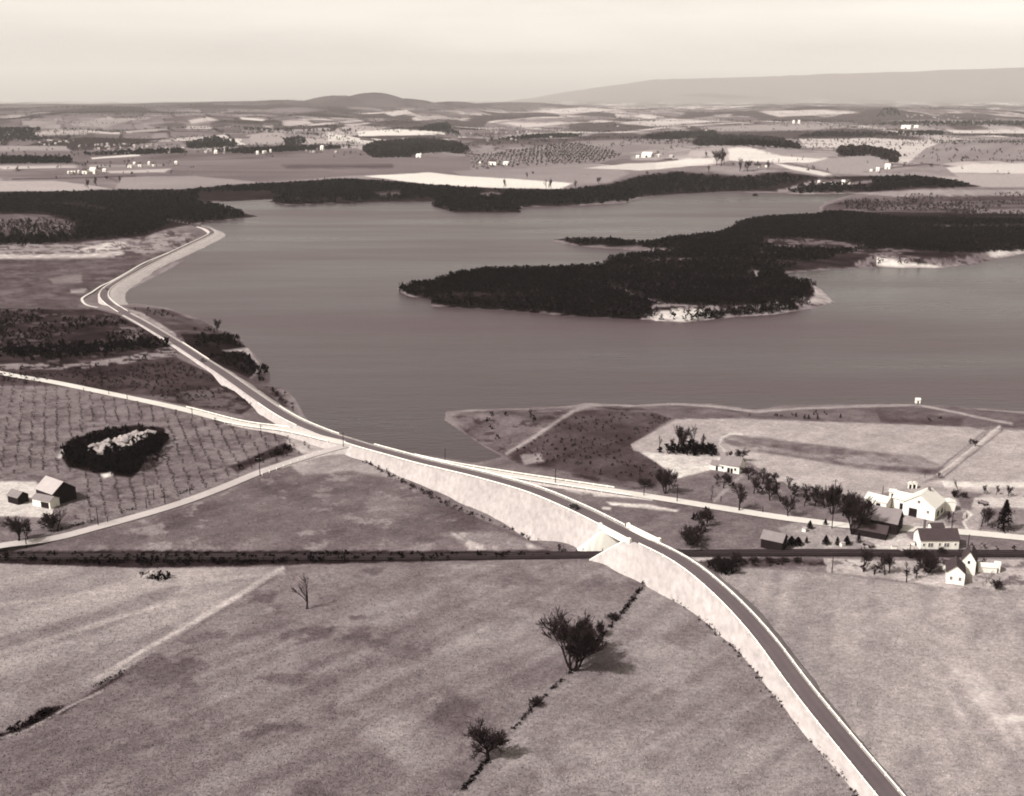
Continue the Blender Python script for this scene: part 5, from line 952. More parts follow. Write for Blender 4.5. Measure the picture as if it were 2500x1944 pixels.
def specks():
    g = np.random.default_rng(5); N = 110000; r = np.exp(g.uniform(math.log(2300), math.log(13000), N)); th = g.uniform(-.56, .56, N); X, Y = r * np.sin(th), r * np.cos(th); d = lake_d(X, Y); k = (d > 60)
    X, Y = X[k], Y[k]; cx_, rj_, fx_, eg_ = cells(X, Y); hw_ = 9 + 5 * vn(X / 50, Y / 50, 79); k = ((vn(X / 260, Y / 120, 77) > .60) & (fbm(X / 900, Y / 900, 78, 2) > .47) & (g.random(len(X)) < .6)) | ((eg_ < hw_) & (h2(cx_, rj_, 13) > .30) & (vn(X / 90, Y / 90, 80) > .3)); X, Y = X[k], Y[k]; Z = H(X, Y); u, v = proj(X, Y, Z)
    k = (v < 356) | ((v < 432) & (g.random(len(v)) < .18) & ~((v > 385) & (u < 1750) & (u > 480))); X, Y, Z = X[k], Y[k], Z[k]; h = 7 * g.uniform(.5, 1.3, len(X))
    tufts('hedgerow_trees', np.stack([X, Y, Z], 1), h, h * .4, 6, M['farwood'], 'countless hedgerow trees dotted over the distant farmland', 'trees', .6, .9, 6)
specks()

# rows of young orchard trees and the grass itself
def young(seed):
    g = np.random.default_rng(seed); n = 46; w = g.uniform(0, 6.283, n); t = g.uniform(.15, 1, n); r = g.uniform(.2, 1.1, n) * np.sin(t * 2.6)
    C = np.stack([np.cos(w) * r, np.sin(w) * r, t * 2.6], 1); A = g.normal(size=(n, 3)); A /= np.linalg.norm(A, axis=1)[:, None]; B = g.normal(size=(n, 3)) * .09
    V = np.stack([C - A * .42 - B, C - A * .3 + B, C + A * .5], 1).reshape(-1, 3); V = np.concatenate([V, [(-.07, 0, -.3), (.07, 0, -.3), (0, .05, 1.9)]]); return mesh_np('orchard_tree', V, np.arange(len(V)).reshape(-1, 3), M['twig'])
def grid(poly, ang, sx, sy):
    p = np.asarray(poly, float); w_ = at(p[:, 0], p[:, 1], 5.0); a = math.radians(ang); x = w_[:, 0] * math.cos(a) + w_[:, 1] * math.sin(a); y = -w_[:, 0] * math.sin(a) + w_[:, 1] * math.cos(a)
    X, Y = np.meshgrid(np.arange(x.min(), x.max(), sx), np.arange(y.min(), y.max(), sy)); X = X.ravel() + rng.normal(0, .35, X.size); Y = Y.ravel() + rng.normal(0, .35, Y.size)
    gx = X * math.cos(a) - Y * math.sin(a); gy = X * math.sin(a) + Y * math.cos(a); gz = H(gx, gy); u, v = proj(gx, gy, gz); return np.stack([gx, gy, gz], 1), u, v
ORCH = [(-160,900),(40,930),(200,958),(470,1016),(640,1060),(790,1092),(640,1140),(480,1202),(200,1285),(40,1312),(-160,1345)]
P_, u_, v_ = grid(ORCH, 22, 5.8, 6.3); k_ = (psd(u_, v_, np.array(ORCH, float)) < 0) & (psd(u_, v_, np.array([(140,1112),(160,1076),(240,1044),(331,1030),(410,1038),(414,1080),(392,1112),(350,1150),(322,1172),(230,1164),(155,1140)], float)) > 0) & ~((u_ < 180) & (v_ > 1160)) & (rng.random(len(u_)) > .06)
P_, u_, v_ = P_[k_], u_[k_], v_[k_]; YM = [young(1), young(2), young(3)]; vis = (u_ > 0) & (u_ < 2500); o_ = np.argsort(np.hypot(P_[:, 0], P_[:, 1]) + 1e6 * ~vis); n0 = min(300, len(o_))
for q, i in enumerate(o_[:n0]):
    t_ = ob('orchard_tree', YM[q % 3], None, tuple(P_[i])); t_.rotation_euler = (0, 0, q * 1.3); sc = rng.uniform(.6, .95); t_.scale = (sc, sc, sc); tag(t_, 'small young bare tree in the regular rows of the orchard around the thicket', 'orchard tree', 'young trees in the orchard rows')
if len(o_) > n0: tufts('orchard_trees', P_[o_[n0:]], np.full(len(o_) - n0, 2.0), np.full(len(o_) - n0, 1.0), 10, M['twig'], 'remaining young trees in the far rows of the orchard', 'orchard', .5, .5, 200)
for pl, an, a1, a2 in (([(1330,356),(1384,348),(1480,366),(1522,380),(1461,397),(1335,404)], 12, 24, 36), ([(1150,385),(1330,356),(1335,404),(1150,417)], 12, 24, 50)):
    p_ = np.asarray(pl, float); P3, uu, vv = grid(pl, an, a1, a2); kk = psd(uu, vv, p_) < 0; tufts('orchard_trees', P3[kk], np.full(kk.sum(), 6.0), np.full(kk.sum(), 4.5), 9, M['scrub2'], 'rows of orchard trees on the far plain', 'orchard', .6, .7, 201)
def grass():
    g = np.random.default_rng(12); c, d, L = GCOL; R = np.hypot(GXYZ[:, 0], GXYZ[:, 1]); U, V = proj(GXYZ[:, 0], GXYZ[:, 1], GXYZ[:, 2])
    k = np.nonzero((R < 640) & (U > -500) & (U < 3000) & (d > 6) & (L < .74) & (V > 980))[0]; k = k[g.random(len(k)) < .8]; P = GXYZ[k].copy(); P[:, :2] += g.normal(0, .7, (len(k), 2)); C = c[k]
    m = lsd(P[:, 0], P[:, 1], MAINW[::6, :2]) > 6.5
    for r_, w in ((R2, 4.2), (R3, 4.0), (R4, 4.2)): m &= lsd(P[:, 0], P[:, 1], r_[::3, :2]) > w
    m &= np.abs(P[:, 1] - np.interp(P[:, 0], RAILW[:, 0], RAILW[:, 1])) > 4.5; P, C = P[m], C[m]; P[:, 2] = H(P[:, 0], P[:, 1]) - .05; n = len(P)
    h = g.uniform(.10, .28, n); w = g.uniform(.10, .27, n); a = g.uniform(0, 6.283, n); l = g.normal(0, .25, (n, 2)); dx, dy = np.cos(a) * w, np.sin(a) * w
    V0 = P + np.stack([dx, dy, 0 * h], 1); V1 = P - np.stack([dx, dy, 0 * h], 1); V2 = P + np.stack([l[:, 0] + dx * .5, l[:, 1] + dy * .5, h], 1); V3 = P + np.stack([l[:, 0] - dx * .5, l[:, 1] - dy * .5, h * .8], 1)
    me = mesh_np('meadow_grass', np.stack([V0, V1, V3, V2], 1).reshape(-1, 3), np.arange(4 * n).reshape(-1, 4), None); f = g.choice([.7, .88, 1.04, 1.2, 1.36], n, p=[.15, .2, .25, .25, .15])[:, None]
    col = np.repeat(np.minimum(C * f, .8), 4, 0); at_ = me.color_attributes.new('cover', 'FLOAT_COLOR', 'POINT'); at_.data.foreach_set('color', np.concatenate([col, np.ones((len(col), 1))], 1).astype(np.float32).ravel())
    m_ = bpy.data.materials.new('dry_grass'); m_.use_nodes = True; t = m_.node_tree; b = t.nodes['Principled BSDF']; b.inputs['Roughness'].default_value = 1; b.inputs['Specular IOR Level'].default_value = 0; q = t.nodes.new('ShaderNodeAttribute'); q.attribute_name = 'cover'; t.links.new(q.outputs['Color'], b.inputs['Base Color']); me.materials.append(m_)
    tag(ob('meadow_grass', me), 'dry winter grass tufts all over the near meadows', 'grass', None, 'stuff')
grass()

# ------------------------------------------------------------------ rock outcrop in the sinkhole
def outcrop(px, name, label, hmax, n, seed):
    g = random.Random(seed); bm = bmesh.new(); P = np.array(px, float); C = ground(P[:, 0], P[:, 1]); c = C.mean(0)
    for k in range(n):
        u = g.uniform(P[:, 0].min(), P[:, 0].max()); v = g.uniform(P[:, 1].min(), P[:, 1].max())
        if psd(np.array([u]), np.array([v]), P)[0] > 0: continue
        p = G1(u, v); s = g.uniform(.5, 1.0) * hmax; r = bmesh.ops.create_icosphere(bm, subdivisions=2, radius=1)
        sx, sy, sz = s * g.uniform(.8, 1.6), s * g.uniform(.6, 1.1), s * g.uniform(.6, 1.1)
        for w in r['verts']:
            q = w.co; f = 1 + .35 * (vn(q.x * 1.7 + k, q.y * 1.7 + q.z * 1.3, 3) - .5) * 2; w.co = Vector((q.x * sx * f, q.y * sy * f, q.z * sz * f)) + (p - Vector(c)) + Vector((0, 0, sz * .3))
    me = bpy.data.meshes.new(name); bm.to_mesh(me); bm.free(); me.materials.append(M['rock']); o = ob(name, me, None, tuple(c)); tag(o, label, 'rock outcrop')
outcrop([(205,1106),(235,1088),(290,1078),(322,1060),(372,1062),(350,1084),(320,1098),(240,1116)], 'rock_outcrop', 'pale broken rock outcrop inside the dark oval thicket', 2.3, 150, 4)
outcrop([(338,1408),(350,1400),(375,1398),(385,1408),(360,1414)], 'rock_outcrop', 'few pale stones in the small brush patch below the railway', 1.3, 26, 6)
# ------------------------------------------------------------------ buildings
def house(name, label, cat, u, v, w, d, hw, hr, yaw, wall, roof, wins=(), doors=(), chim=None, over=.35, group=None, anchor=0.0, open_front=None, loc=None, gable_end=False, side=None, taper=0.0, winmat=None):
    """front wall (local -y) runs along local x; (u, v) is the photo pixel of its foot at x = anchor * w / 2"""
    p = G1(u, v) if loc is None else Vector(loc); a = math.radians(yaw); z = p.z
    o = empty(name, (p.x - math.cos(a) * anchor * w / 2, p.y - math.sin(a) * anchor * w / 2, z), a); tag(o, label, cat, group)
    x = w / 2
    m = MB()
    if gable_end:      # ridge along y, gable faces the front
        prof = [(-x, -.6), (x, -.6), (x + taper, hw), (0, hw + hr), (-x - taper, hw)]; n = 5; k = 0
        m.v = [(q[0], 0, q[1]) for q in prof] + [(q[0], d, q[1]) for q in prof]
        m.f = [tuple(range(5)), tuple(range(9, 4, -1))] + [(i, (i + 1) % 5, 5 + (i + 1) % 5, 5 + i) for i in range(5)]
    else:
        m.prism([(0, -.6), (d, -.6), (d, hw), (d / 2, hw + hr), (0, hw)], -x, x)
    m.build('wall', wall, o)
    m = MB(); t = .16
    if gable_end:
        s = hr / (x + taper); e = over
        for sg in (1, -1):
            xo = sg * (x + taper + e); zo = hw - e * s
            m.quad((0, -e, hw + hr + .02), (xo, -e, zo + .02), (xo, d + e, zo + .02), (0, d + e, hw + hr + .02)); m.quad((0, -e, hw + hr + t), (xo, -e, zo + t), (xo, d + e, zo + t), (0, d + e, hw + hr + t))
            m.quad((xo, -e, zo + .02), (xo, -e, zo + t), (xo, d + e, zo + t), (xo, d + e, zo + .02))
            for yy in (-e, d + e): m.quad((0, yy, hw + hr + .02), (xo, yy, zo + .02), (xo, yy, zo + t), (0, yy, hw + hr + t))
    else:
        s = hr / (d / 2); e = over; xe = x + e
        for (y0, sg) in ((0, -1), (d, 1)):
            yo = y0 + sg * e; zo = hw - e * s; ym = d / 2
            m.quad((-xe, ym, hw + hr + .02), (xe, ym, hw + hr + .02), (xe, yo, zo + .02), (-xe, yo, zo + .02)); m.quad((-xe, ym, hw + hr + t), (xe, ym, hw + hr + t), (xe, yo, zo + t), (-xe, yo, zo + t))
            m.quad((-xe, yo, zo + .02), (xe, yo, zo + .02), (xe, yo, zo + t), (-xe, yo, zo + t))
            for xx in (-xe, xe): m.quad((xx, ym, hw + hr + .02), (xx, yo, zo + .02), (xx, yo, zo + t), (xx, ym, hw + hr + t))
    rf = m.build('roof', roof, o)
    for (cx, cz, ww, wh) in wins:
        m = MB(); m.box(cx - ww / 2 - .12, cx + ww / 2 + .12, -.09, .02, cz - wh / 2 - .12, cz + wh / 2 + .12); f = m.build('window', M['whitepaint'] if wall is not M['dark_wall'] else M['grey_wall'], o)
        m = MB(); m.box(cx - ww / 2, cx + ww / 2, -.13, -.06, cz - wh / 2, cz + wh / 2); m.build('pane', winmat or M['glass'], f)
    for (cx, ww, wh) in doors:
        m = MB(); m.box(cx - ww / 2, cx + ww / 2, -.10, .02, 0, wh); m.build('door', M['dark_wall'], o)
    if side:
        for (cy, cz, ww, wh) in side:
            m = MB(); m.box(x - .02, x + .1, cy - ww / 2, cy + ww / 2, cz - wh / 2, cz + wh / 2); m.build('window', M['glass'], o)
    if chim:
        for (cx, cy, cw, ch) in chim:
            m = MB(); zr = hw + hr - abs(cy - d / 2) * (hr / (d / 2)) if not gable_end else hw + hr
            m.box(cx - cw / 2, cx + cw / 2, cy - cw / 2, cy + cw / 2, zr - .6, zr + ch); m.box(cx - cw / 2 - .1, cx + cw / 2 + .1, cy - cw / 2 - .1, cy + cw / 2 + .1, zr + ch, zr + ch + .2); m.build('chimney', M['brick'], rf)
    return o
WW, GW, DW = M['white_wall'], M['grey_wall'], M['dark_wall']
# left farm
house('barn', 'large barn with pale tin roof and black gable end at left edge by the lane', 'barn', 131, 1236, 12.0, 10.5, 5.2, 3.8, -36, DW, M['roof_light'], doors=[(-3, 3, 3)], anchor=1.0)
house('lean_to_shed', 'low grey-roofed wagon shed against the front of the dark barn', 'shed', 108, 1240, 9.5, 5.0, 3.2, 1.3, -24, WW, M['roof_grey'], doors=[(2.0, 4.2, 2.5)], anchor=.3)
house('farm_shed', 'dark shed cut by the left edge beside the wagon shed', 'shed', 40, 1232, 6.5, 5.0, 3.2, 1.8, -30, DW, M['roof_grey'], anchor=.6)
# farm in the middle distance
house('farmhouse', 'white farmhouse with grey roof and black gable end in the pale field', 'house', 1804, 1158, 9.2, 7.5, 3.6, 3.0, -30, WW, M['roof_grey'], wins=[(-3, 1.9, .9, 1.3), (2.8, 1.9, .9, 1.3)], doors=[(-.2, 1.2, 2.2), (1.2, 1.0, 2.1)], chim=[(-2.6, 3.75, .8, 1.1)], anchor=1.0)
house('porch_wing', 'small white wing at the left of the white farmhouse', 'house wing', 1757, 1150, 5.5, 4.5, 2.5, 1.4, -30, WW, M['roof_grey'], doors=[(0, 1, 2)], anchor=.5)
# big white barn group
house('white_barn', 'big white barn with bright roof running back from its white gable', 'barn', 2241, 1264, 12.6, 12, 5.2, 4.2, -38, WW, M['roof_white'], gable_end=True, doors=[(-2.2, 3.2, 3.4)], wins=[(3.6, 3.2, 1, 1.2), (-.2, 6.6, 1.1, 1.2)], winmat=M['grey_wall'], side=[(4, 2, 2.2, 2.2), (9, 2, 2.2, 2.2)], chim=[(.6, 9, .9, .9)])
house('barn_wing', 'white low wing at the left side of the big white barn', 'barn wing', 2212, 1246, 8, 6.5, 4.2, 2.0, -38, WW, M['roof_white'], anchor=.4, doors=[(0, 2.2, 2.5)])
house('corn_crib', 'small white corn crib flaring upward beside the big white barn', 'corn crib', 2319, 1248, 3.3, 4.0, 3.5, .5, -12, WW, M['roof_white'], gable_end=True, taper=.45, over=.15)
house('tin_roof_shed', 'open-fronted shed with white tin roof left of the big white barn', 'shed', 2152, 1243, 9.0, 6.5, 3.0, 1.6, -42, WW, M['roof_white'], anchor=.6, doors=[(-2.5, 1.8, 2.2), (1.2, 1.8, 2.2)])
house('privy', 'tiny white privy in the field above the tin-roofed shed', 'privy', 2178, 1216, 2.6, 2.6, 2.6, .8, -20, WW, M['roof_white'], doors=[(0, .8, 1.9)], over=.2)
for i, (u, lb) in enumerate(((2222, 'left one of two small white sheds on the field edge behind the barn'), (2232, 'right one of two small white sheds on the field edge behind the barn'))): house('small_shed', lb, 'shed', u, 1193, 2.0, 2.4, 1.9, .6, -25, WW, M['roof_white'], gable_end=True, doors=[(0, .9, 1.8)], over=.15, group='small white sheds behind the barn')
house('long_barn', 'long grey-roofed barn with black gable end standing on the old road', 'barn', 2188, 1307, 15.0, 8.5, 4.6, 4.0, -34, DW, M['roof_grey'], anchor=1.0, doors=[(-3, 3, 3)], winmat=M['glass'], wins=[(3, 2, 1, 1)])
house('low_shed', 'low dark shed with open bays in front of the long grey barn', 'shed', 2162, 1320, 13.0, 5.0, 2.7, 2.2, -30, DW, M['roof_dark'], anchor=1.0, doors=[(-4, 2.4, 2.1), (-1, 2.4, 2.1), (2.2, 2.4, 2.1)])
house('dark_shed', 'weathered dark shed standing alone beside the railway', 'shed', 1908, 1348, 8.0, 6.0, 3.8, 2.2, -32, DW, M['roof_grey'], anchor=1.0, doors=[(-2, 2, 2.4)])
house('white_house', 'long white house with dark shingle roof beside the railway', 'house', 2293, 1342, 14.2, 7.2, 3.9, 3.0, 0, WW, M['roof_dark'], wins=[(-5.9, 2.0, .7, 1.0), (-3.9, 1.9, .8, 1.5), (-2.9, 1.9, .8, 1.5), (2.0, 1.9, .8, 1.5), (3.0, 1.9, .8, 1.5), (-.1, 2.1, .7, 1.1), (5.7, 2.1, .6, .9)], winmat=M['grey_wall'], chim=[(-4.9, 3.6, .75, 3.2)])
house('privy', 'small dark-roofed outbuilding just behind the long white house', 'outbuilding', 2288, 1304, 4.6, 3.5, 2.8, 1.0, 0, WW, M['roof_dark'])
house('white_house', 'white gabled house facing the field at the lower right', 'house', 2331, 1427, 5.8, 8.5, 4.3, 2.5, -20, WW, M['roof_dark'], gable_end=True, wins=[(-1.4, 2.2, .8, 1.2), (1.4, 2.2, .8, 1.2)], winmat=M['grey_wall'])
house('tall_white_house', 'taller white house with steep dark roof behind the white gabled house', 'house', 2362, 1402, 4.6, 8.5, 5.0, 3.4, -26, WW, M['roof_dark'], gable_end=True, wins=[(0, 4.5, .8, 1.1)], winmat=M['glass'], chim=[(.2, 2, .6, 1.2)])
house('small_shed', 'little white lean-to left of the white gabled house', 'shed', 2313, 1394, 3.0, 3.0, 2.6, .9, -15, WW, M['roof_dark'], doors=[(0, .8, 1.8)])
house('low_garage', 'low pale shed in the yard right of the tall white house', 'shed', 2411, 1399, 6.0, 4.0, 2.0, .9, -10, WW, M['roof_white'], over=.15)
house('small_shed', 'narrow white shed at the end of the yard near the right edge', 'shed', 2433, 1398, 2.0, 3.0, 2.8, .7, -25, WW, M['roof_white'], doors=[(0, .7, 1.8)], over=.1)
# booth on the shore
house('booth', 'tiny white hut on the water edge above the shore track', 'hut', 2241, 986, 2.6, 2.4, 2.4, .7, -10, WW, M['roof_white'], doors=[(0, .8, 1.7)], over=.15)
def raft():
    o = empty('moored_barge', tuple(at(1844, 478, 0.1)), .1); tag(o, 'small dark barge with a cabin moored off the far wooded point', 'barge'); m = MB(); m.box(-5.5, 5.5, -2.4, 2.4, -.5, .9, .15); m.build('hull', M['dark_wall'], o); m = MB(); m.box(-4, 3, -1.8, 1.8, .9, 3.4, .1); m.build('cabin', M['dark_wall'], o); m = MB(); m.box(-4.4, 3.4, -2.1, 2.1, 3.4, 3.6); m.build('roof', M['roof_dark'], o)
raft()
# far farmsteads: each building on its own
far = [ # u, v, width px, height px, roof, white?, label
 (166,425,4,7,'w','first from the left of the little white sheds at the far left farm'),(174,425,5,7,'w','second from the left of the little white sheds at the far left farm'),(181,425,4,7,'w','third from the left of the little white sheds at the far left farm'),(191,424,3,7,'w','narrow white shed left of the far left farmhouse'),
 (206,425,14,13,'d','white house with dark gable at the far left farm'),(225,425,17,15,'w','big white barn of the far left farm'),(254,421,9,8,'w','pale shed right of the far left barn'),(316,410,12,7,'g','low grey building left of the second far farm'),(327,402,6,6,'w','small white shed above the low grey building on the far plain'),(341,408,9,11,'d','white house with dark end in the second far farm'),(363,404,5,9,'w','slim white building in the second far farm'),(374,407,6,10,'d','white building with dark side in the second far farm'),(429,402,7,8,'w','lone pale house right of the second far farm'),
 (1021,385,14,9,'w','white barn at the edge of the dark oval wood'),(1202,404,20,14,'d','white barn with dark end on the far orchard plain'),(1171,405,4,9,'w','slim white silo-like shed left of the far orchard barn'),(1234,404,14,9,'w','second pale barn right of the far orchard barn'),(1578,386,26,13,'w','cluster-topped white barn beyond the far orchard'),(1556,387,8,7,'w','small white shed left of the barn beyond the far orchard'),(1606,384,6,7,'w','small white shed right of the barn beyond the far orchard'),
 (1998,452,5,9,'w','leftmost white building of the far shore farm'),(2010,452,5,9,'d','second building of the far shore farm'),(2028,453,9,7,'w','low white building mid far shore farm'),(2038,453,6,6,'w','small shed mid far shore farm'),(2058,453,8,12,'w','tall white house of the far shore farm'),(2072,452,5,9,'d','dark-sided house at the right of the far shore farm'),(2142,420,8,10,'w','left white house of the hillside farm'),(2166,414,13,13,'w','white barn of the hillside farm'),(2126,421,6,6,'w','small shed left of the hillside farm'),(2211,315,22,9,'w','long white building on the far right plain'),(2236,314,10,7,'w','short white building on the far right plain'),(1850,412,5,5,'w','small white house in the far hollow'),(1870,410,5,5,'w','second small white house in the far hollow'),(1937,303,5,9,'w','left of two tiny white towers on the distant plain'),(1950,303,5,9,'w','right of two tiny white towers on the distant plain'),
 (526,376,8,9,'w','white house with a shed on the far village edge'),(628,378,6,9,'w','bright white house at the middle of the far road'),(785,367,9,11,'w','white barn at the right end of the far village road'),(660,373,4,8,'w','small white house on the far road'),(642,376,4,7,'w','slim white house on the far road'),(1030,258,0,0,'','')]
for (u, v, wp, hp, rk, lb) in far:
    if not wp: continue
    s = mpp(u, v); w = max(wp * s, 3.0); h = hp * s; house('far_barn' if 'barn' in lb else ('far_house' if 'house' in lb else 'far_shed'), lb, 'barn' if 'barn' in lb else ('house' if 'house' in lb else 'shed'), u, v, w, max(w * .7, 5), h * .62, h * .38, -28 if u > 700 else -18, WW, {'w': M['roof_white'], 'd': M['roof_dark'], 'g': M['roof_light']}[rk], over=.3, doors=[(0, w * .2, h * .35)])
# villages: small pale houses, three shapes copied
def vill():
    g = random.Random(9); pro = []
    for k in range(3):
        o = empty('village_house', (0, 0, 0)); m = MB(); 
        w, d, hw, hr = [(8, 7, 5.5, 3), (6.5, 8, 7, 3.2), (11, 7, 4.5, 3)][k]
        m.prism([(0, -.6), (d, -.6), (d, hw), (d / 2, hw + hr), (0, hw)], -w / 2, w / 2); m.build('wall', [M['roof_light'], GW, M['roof_light']][k], o)
        m = MB(); m.prism([(-.5, hw - .35), (d / 2, hw + hr + .02), (d + .5, hw - .35), (d + .5, hw), (d / 2, hw + hr + .4), (-.5, hw)], -w / 2 - .4, w / 2 + .4); m.build('roof', [M['roof_grey'], M['roof_dark'], M['roof_light']][k], o)
        pro.append(o)
    used = [0, 0, 0]
    def put(u, v, lb, gp):
        k = g.randrange(3); p = G1(u, v); o = pro[k] if not used[k] else clone(pro[k]); used[k] = 1
        o.location = p; o.rotation_euler = (0, 0, g.uniform(-.9, .3)); s = g.uniform(.6, 1.0); o.scale = (s, s, s); tag(o, lb, 'house', gp)
    for i in range(64): put(g.gauss(290, 62), g.uniform(354, 378), 'tiny pale house in the dense village on the far left plain', 'village houses on the far left')
    for i in range(26): put(g.uniform(400, 560), g.uniform(363, 377), 'tiny pale house strung along the road right of the far left village', 'houses along the far left road')
    for i in range(16): put(g.uniform(560, 850), 374 - g.uniform(0, 10), 'tiny pale house along the road toward the dark oval wood', 'houses along the road to the oval wood')
    for i in range(18): put(g.uniform(90, 200), g.uniform(345, 356), 'tiny pale house on the edge of the dark wood far left', 'houses by the far left wood')
    for i in range(30): put(g.gauss(1250, 70), g.uniform(320, 346), 'tiny pale house in the hamlet beyond the orchard plain', 'hamlet houses beyond the orchard plain')
    for i in range(34): put(g.uniform(2200, 2450), g.uniform(282, 292), 'tiny pale house in the hazy town on the far right', 'houses of the hazy far right town')
    for i in range(14): put(g.uniform(1400, 1900), g.uniform(292, 322), 'tiny pale house scattered on the distant right-hand fields', 'houses on the distant right-hand fields')
    for i in range(8): put(g.uniform(1600, 1640), g.uniform(376, 388), 'tiny pale house among trees right of the far white barn', 'houses right of the far white barn')
vill()

# ------------------------------------------------------------------ utility poles
def pole(u, v, vtop, label, group=None, arm=True):
    p = G1(u, v); h = (v - vtop) * mpp(u, v) / math.cos(math.atan((CAMZ - p.z) / p.y)); o = empty('utility_pole', tuple(p)); tag(o, label, 'pole', group)
    m = MB(); m.tube((0, 0, -.8), (0, 0, h), .2, .13, 8); m.build('post', M['wood_pole'], o)
    if arm:
        m = MB(); m.box(-1.1, 1.1, .1, .24, h - .9, h - .74); c = m.build('crossarm', M['wood_pole'], o)
        for x in (-1, -.45, .45, 1):
            m = MB(); m.tube((x, .17, h - .74), (x, .17, h - .56), .06, .05, 6); m.build('insulator', M['whitepaint'], c)
    return o
pole(839, 1104, 1055, 'utility pole at the road junction beside the main road'); pole(1087, 1137, 1094, 'utility pole between the main road and the old road near the inlet'); pole(1356, 1184, 1145, 'utility pole on the near edge of the old right-hand road'); pole(1572, 1212, 1183, 'utility pole at the end of the white guard fence'); pole(1653, 1226, 1187, 'utility pole by the old road below the pale triangular patch')
for i, (u, v, t) in enumerate([(65,1338,1296),(240,1284,1240),(263,1276,1260),(358,1241,1214),(376,1219,1194),(403,1231,1192),(464,1207,1188),(635,1162,1117),(638,1066,1037),(470,1020,996),(311,976,961),(266,964,953),(205,957,947)]):
    pole(u, v, t, ['utility pole leftmost on the dirt lane at the picture edge', 'tall dark utility pole where the yard drive meets the dirt lane', 'thin short pole on the lane just right of the yard drive', 'thin pole midway along the dirt lane left of the paired poles', 'left one of the paired poles midway along the dirt lane', 'right one of the paired poles midway along the dirt lane', 'thin pole on the dirt lane right of the paired poles', 'tall pole on the dirt lane nearest the junction', 'utility pole on the side road nearest the junction', 'utility pole at the middle of the side road', 'pole on the far side of the side road, third from its left end', 'pole on the far side of the side road, second from its left end', 'pole on the far side of the side road at its left end'][i], 'poles along the left lanes', arm=i in (0, 1, 4, 5, 7, 8, 9))
pole(2031, 1290, 1172, 'very tall pole beside the old road left of the long grey barn'); pole(2155, 1206, 1186, 'bare post in the field left of the tin-roofed shed', arm=False); pole(2323, 1294, 1250, 'utility pole in the yard below the white corn crib'); pole(2031, 1398, 1358, 'leaning bare pole on the bank below the railway', arm=False); pole(2220, 1364, 1328, 'dark pole beside the railway left of the long white house'); pole(1471, 1353, 1339, 'short signal pole beside the railway at the bridge wing wall', arm=False); pole(2363, 1338, 1305, 'thin pole right of the long white house', arm=False); pole(1862, 1252, 1236, 'short dark post on the verge left of the low-split tree', arm=False); pole(1661, 1370, 1350, 'short post by the railway where it leaves the bridge', arm=False)
pole(1736, 1222, 1208, 'white gatepost at the foot of the farmhouse drive', arm=False)['category'] = 'gatepost'; pole(1760, 1224, 1212, 'dark gatepost on the right of the farmhouse drive', arm=False)['category'] = 'gatepost'
# rail-yard fence of the south field is only weeds; the bank above the white house keeps a paling fence
def paling(px, label):
    P = np.array(px, float); C = resample(ground(P[:, 0], P[:, 1]), 2.4); c = C[0]; o = empty('paling_fence', tuple(c)); tag(o, label, 'fence'); m = MB()
    for a, b in zip(C[:-1], C[1:]):
        for z in (.5, 1.0): m.tube(tuple(a - c + [0, 0, z]), tuple(b - c + [0, 0, z]), .05, .05, 4)
    m.build('rail', GW, o); me = None
    for q in C:
        if me is None: m = MB(); m.box(-.09, .09, -.09, .09, -.3, 1.3); k = m.build('post', GW, o, tuple(q - c)); me = k.data
        else: ob('post', me, o, tuple(q - c))
paling([(2250,1347),(2290,1348),(2336,1348)], 'grey paling fence along the front of the long white house')
paling([(2400,1430),(2416,1412),(2426,1397)], 'short dark rail fence leading to the narrow white shed')

def clutter(u, v, kind, label):
    p = G1(u, v); o = empty({'w': 'hay_wagon', 'c': 'wood_crate', 'p': 'lumber_pile'}[kind], tuple(p), u * .37); tag(o, label, {'w': 'wagon', 'c': 'crate', 'p': 'lumber pile'}[kind]); m = MB()
    if kind == 'w':
        m.box(-2, 2, -.9, .9, .9, 1.05); m.box(-2, 2, -.95, -.87, 1.05, 1.5); m.box(-2, 2, .87, .95, 1.05, 1.5); m.build('bed', GW, o)
        for x in (-1.3, 1.3):
            for y in (-1.0, 1.0): m = MB(); m.tube((x, y - .06, .5), (x, y + .06, .5), .5, .5, 14); m.build('wheel', DW, o)
        m = MB(); m.tube((2, 0, .8), (3.8, 0, .3), .06, .05, 6); m.build('tongue', DW, o)
    elif kind == 'c':
        m.box(-.9, .9, -.7, .7, 0, 1.3); m.build('box', WW, o); m = MB(); m.box(-1, 1, -.8, .8, 1.3, 1.42); m.build('lid', M['roof_light'], o)
    else:
        for z in range(4): m.box(-2.2 + .1 * z, 2.2 - .1 * z, -.7 + .08 * z, .7 - .08 * z, .05 + z * .3, .31 + z * .3)
        m.build('boards', M['roof_light'], o)
clutter(2182, 1340, 'c', 'white box standing in the yard left of the long white house'); clutter(2196, 1343, 'p', 'pale lumber pile in the yard left of the long white house'); clutter(2228, 1330, 'c', 'white box by the corner of the long white house'); clutter(2056, 1333, 'c', 'small white box between the round yard evergreens'); clutter(2120, 1334, 'w', 'grey hay wagon in front of the low dark shed'); clutter(2160, 1258, 'w', 'grey hay wagon below the tin-roofed shed'); clutter(2355, 1262, 'p', 'pale lumber pile right of the white corn crib'); clutter(2400, 1232, 'w', 'grey hay wagon on the pale ground behind the corn crib'); clutter(1964, 1297, 'c', 'small white box below the verge evergreen')
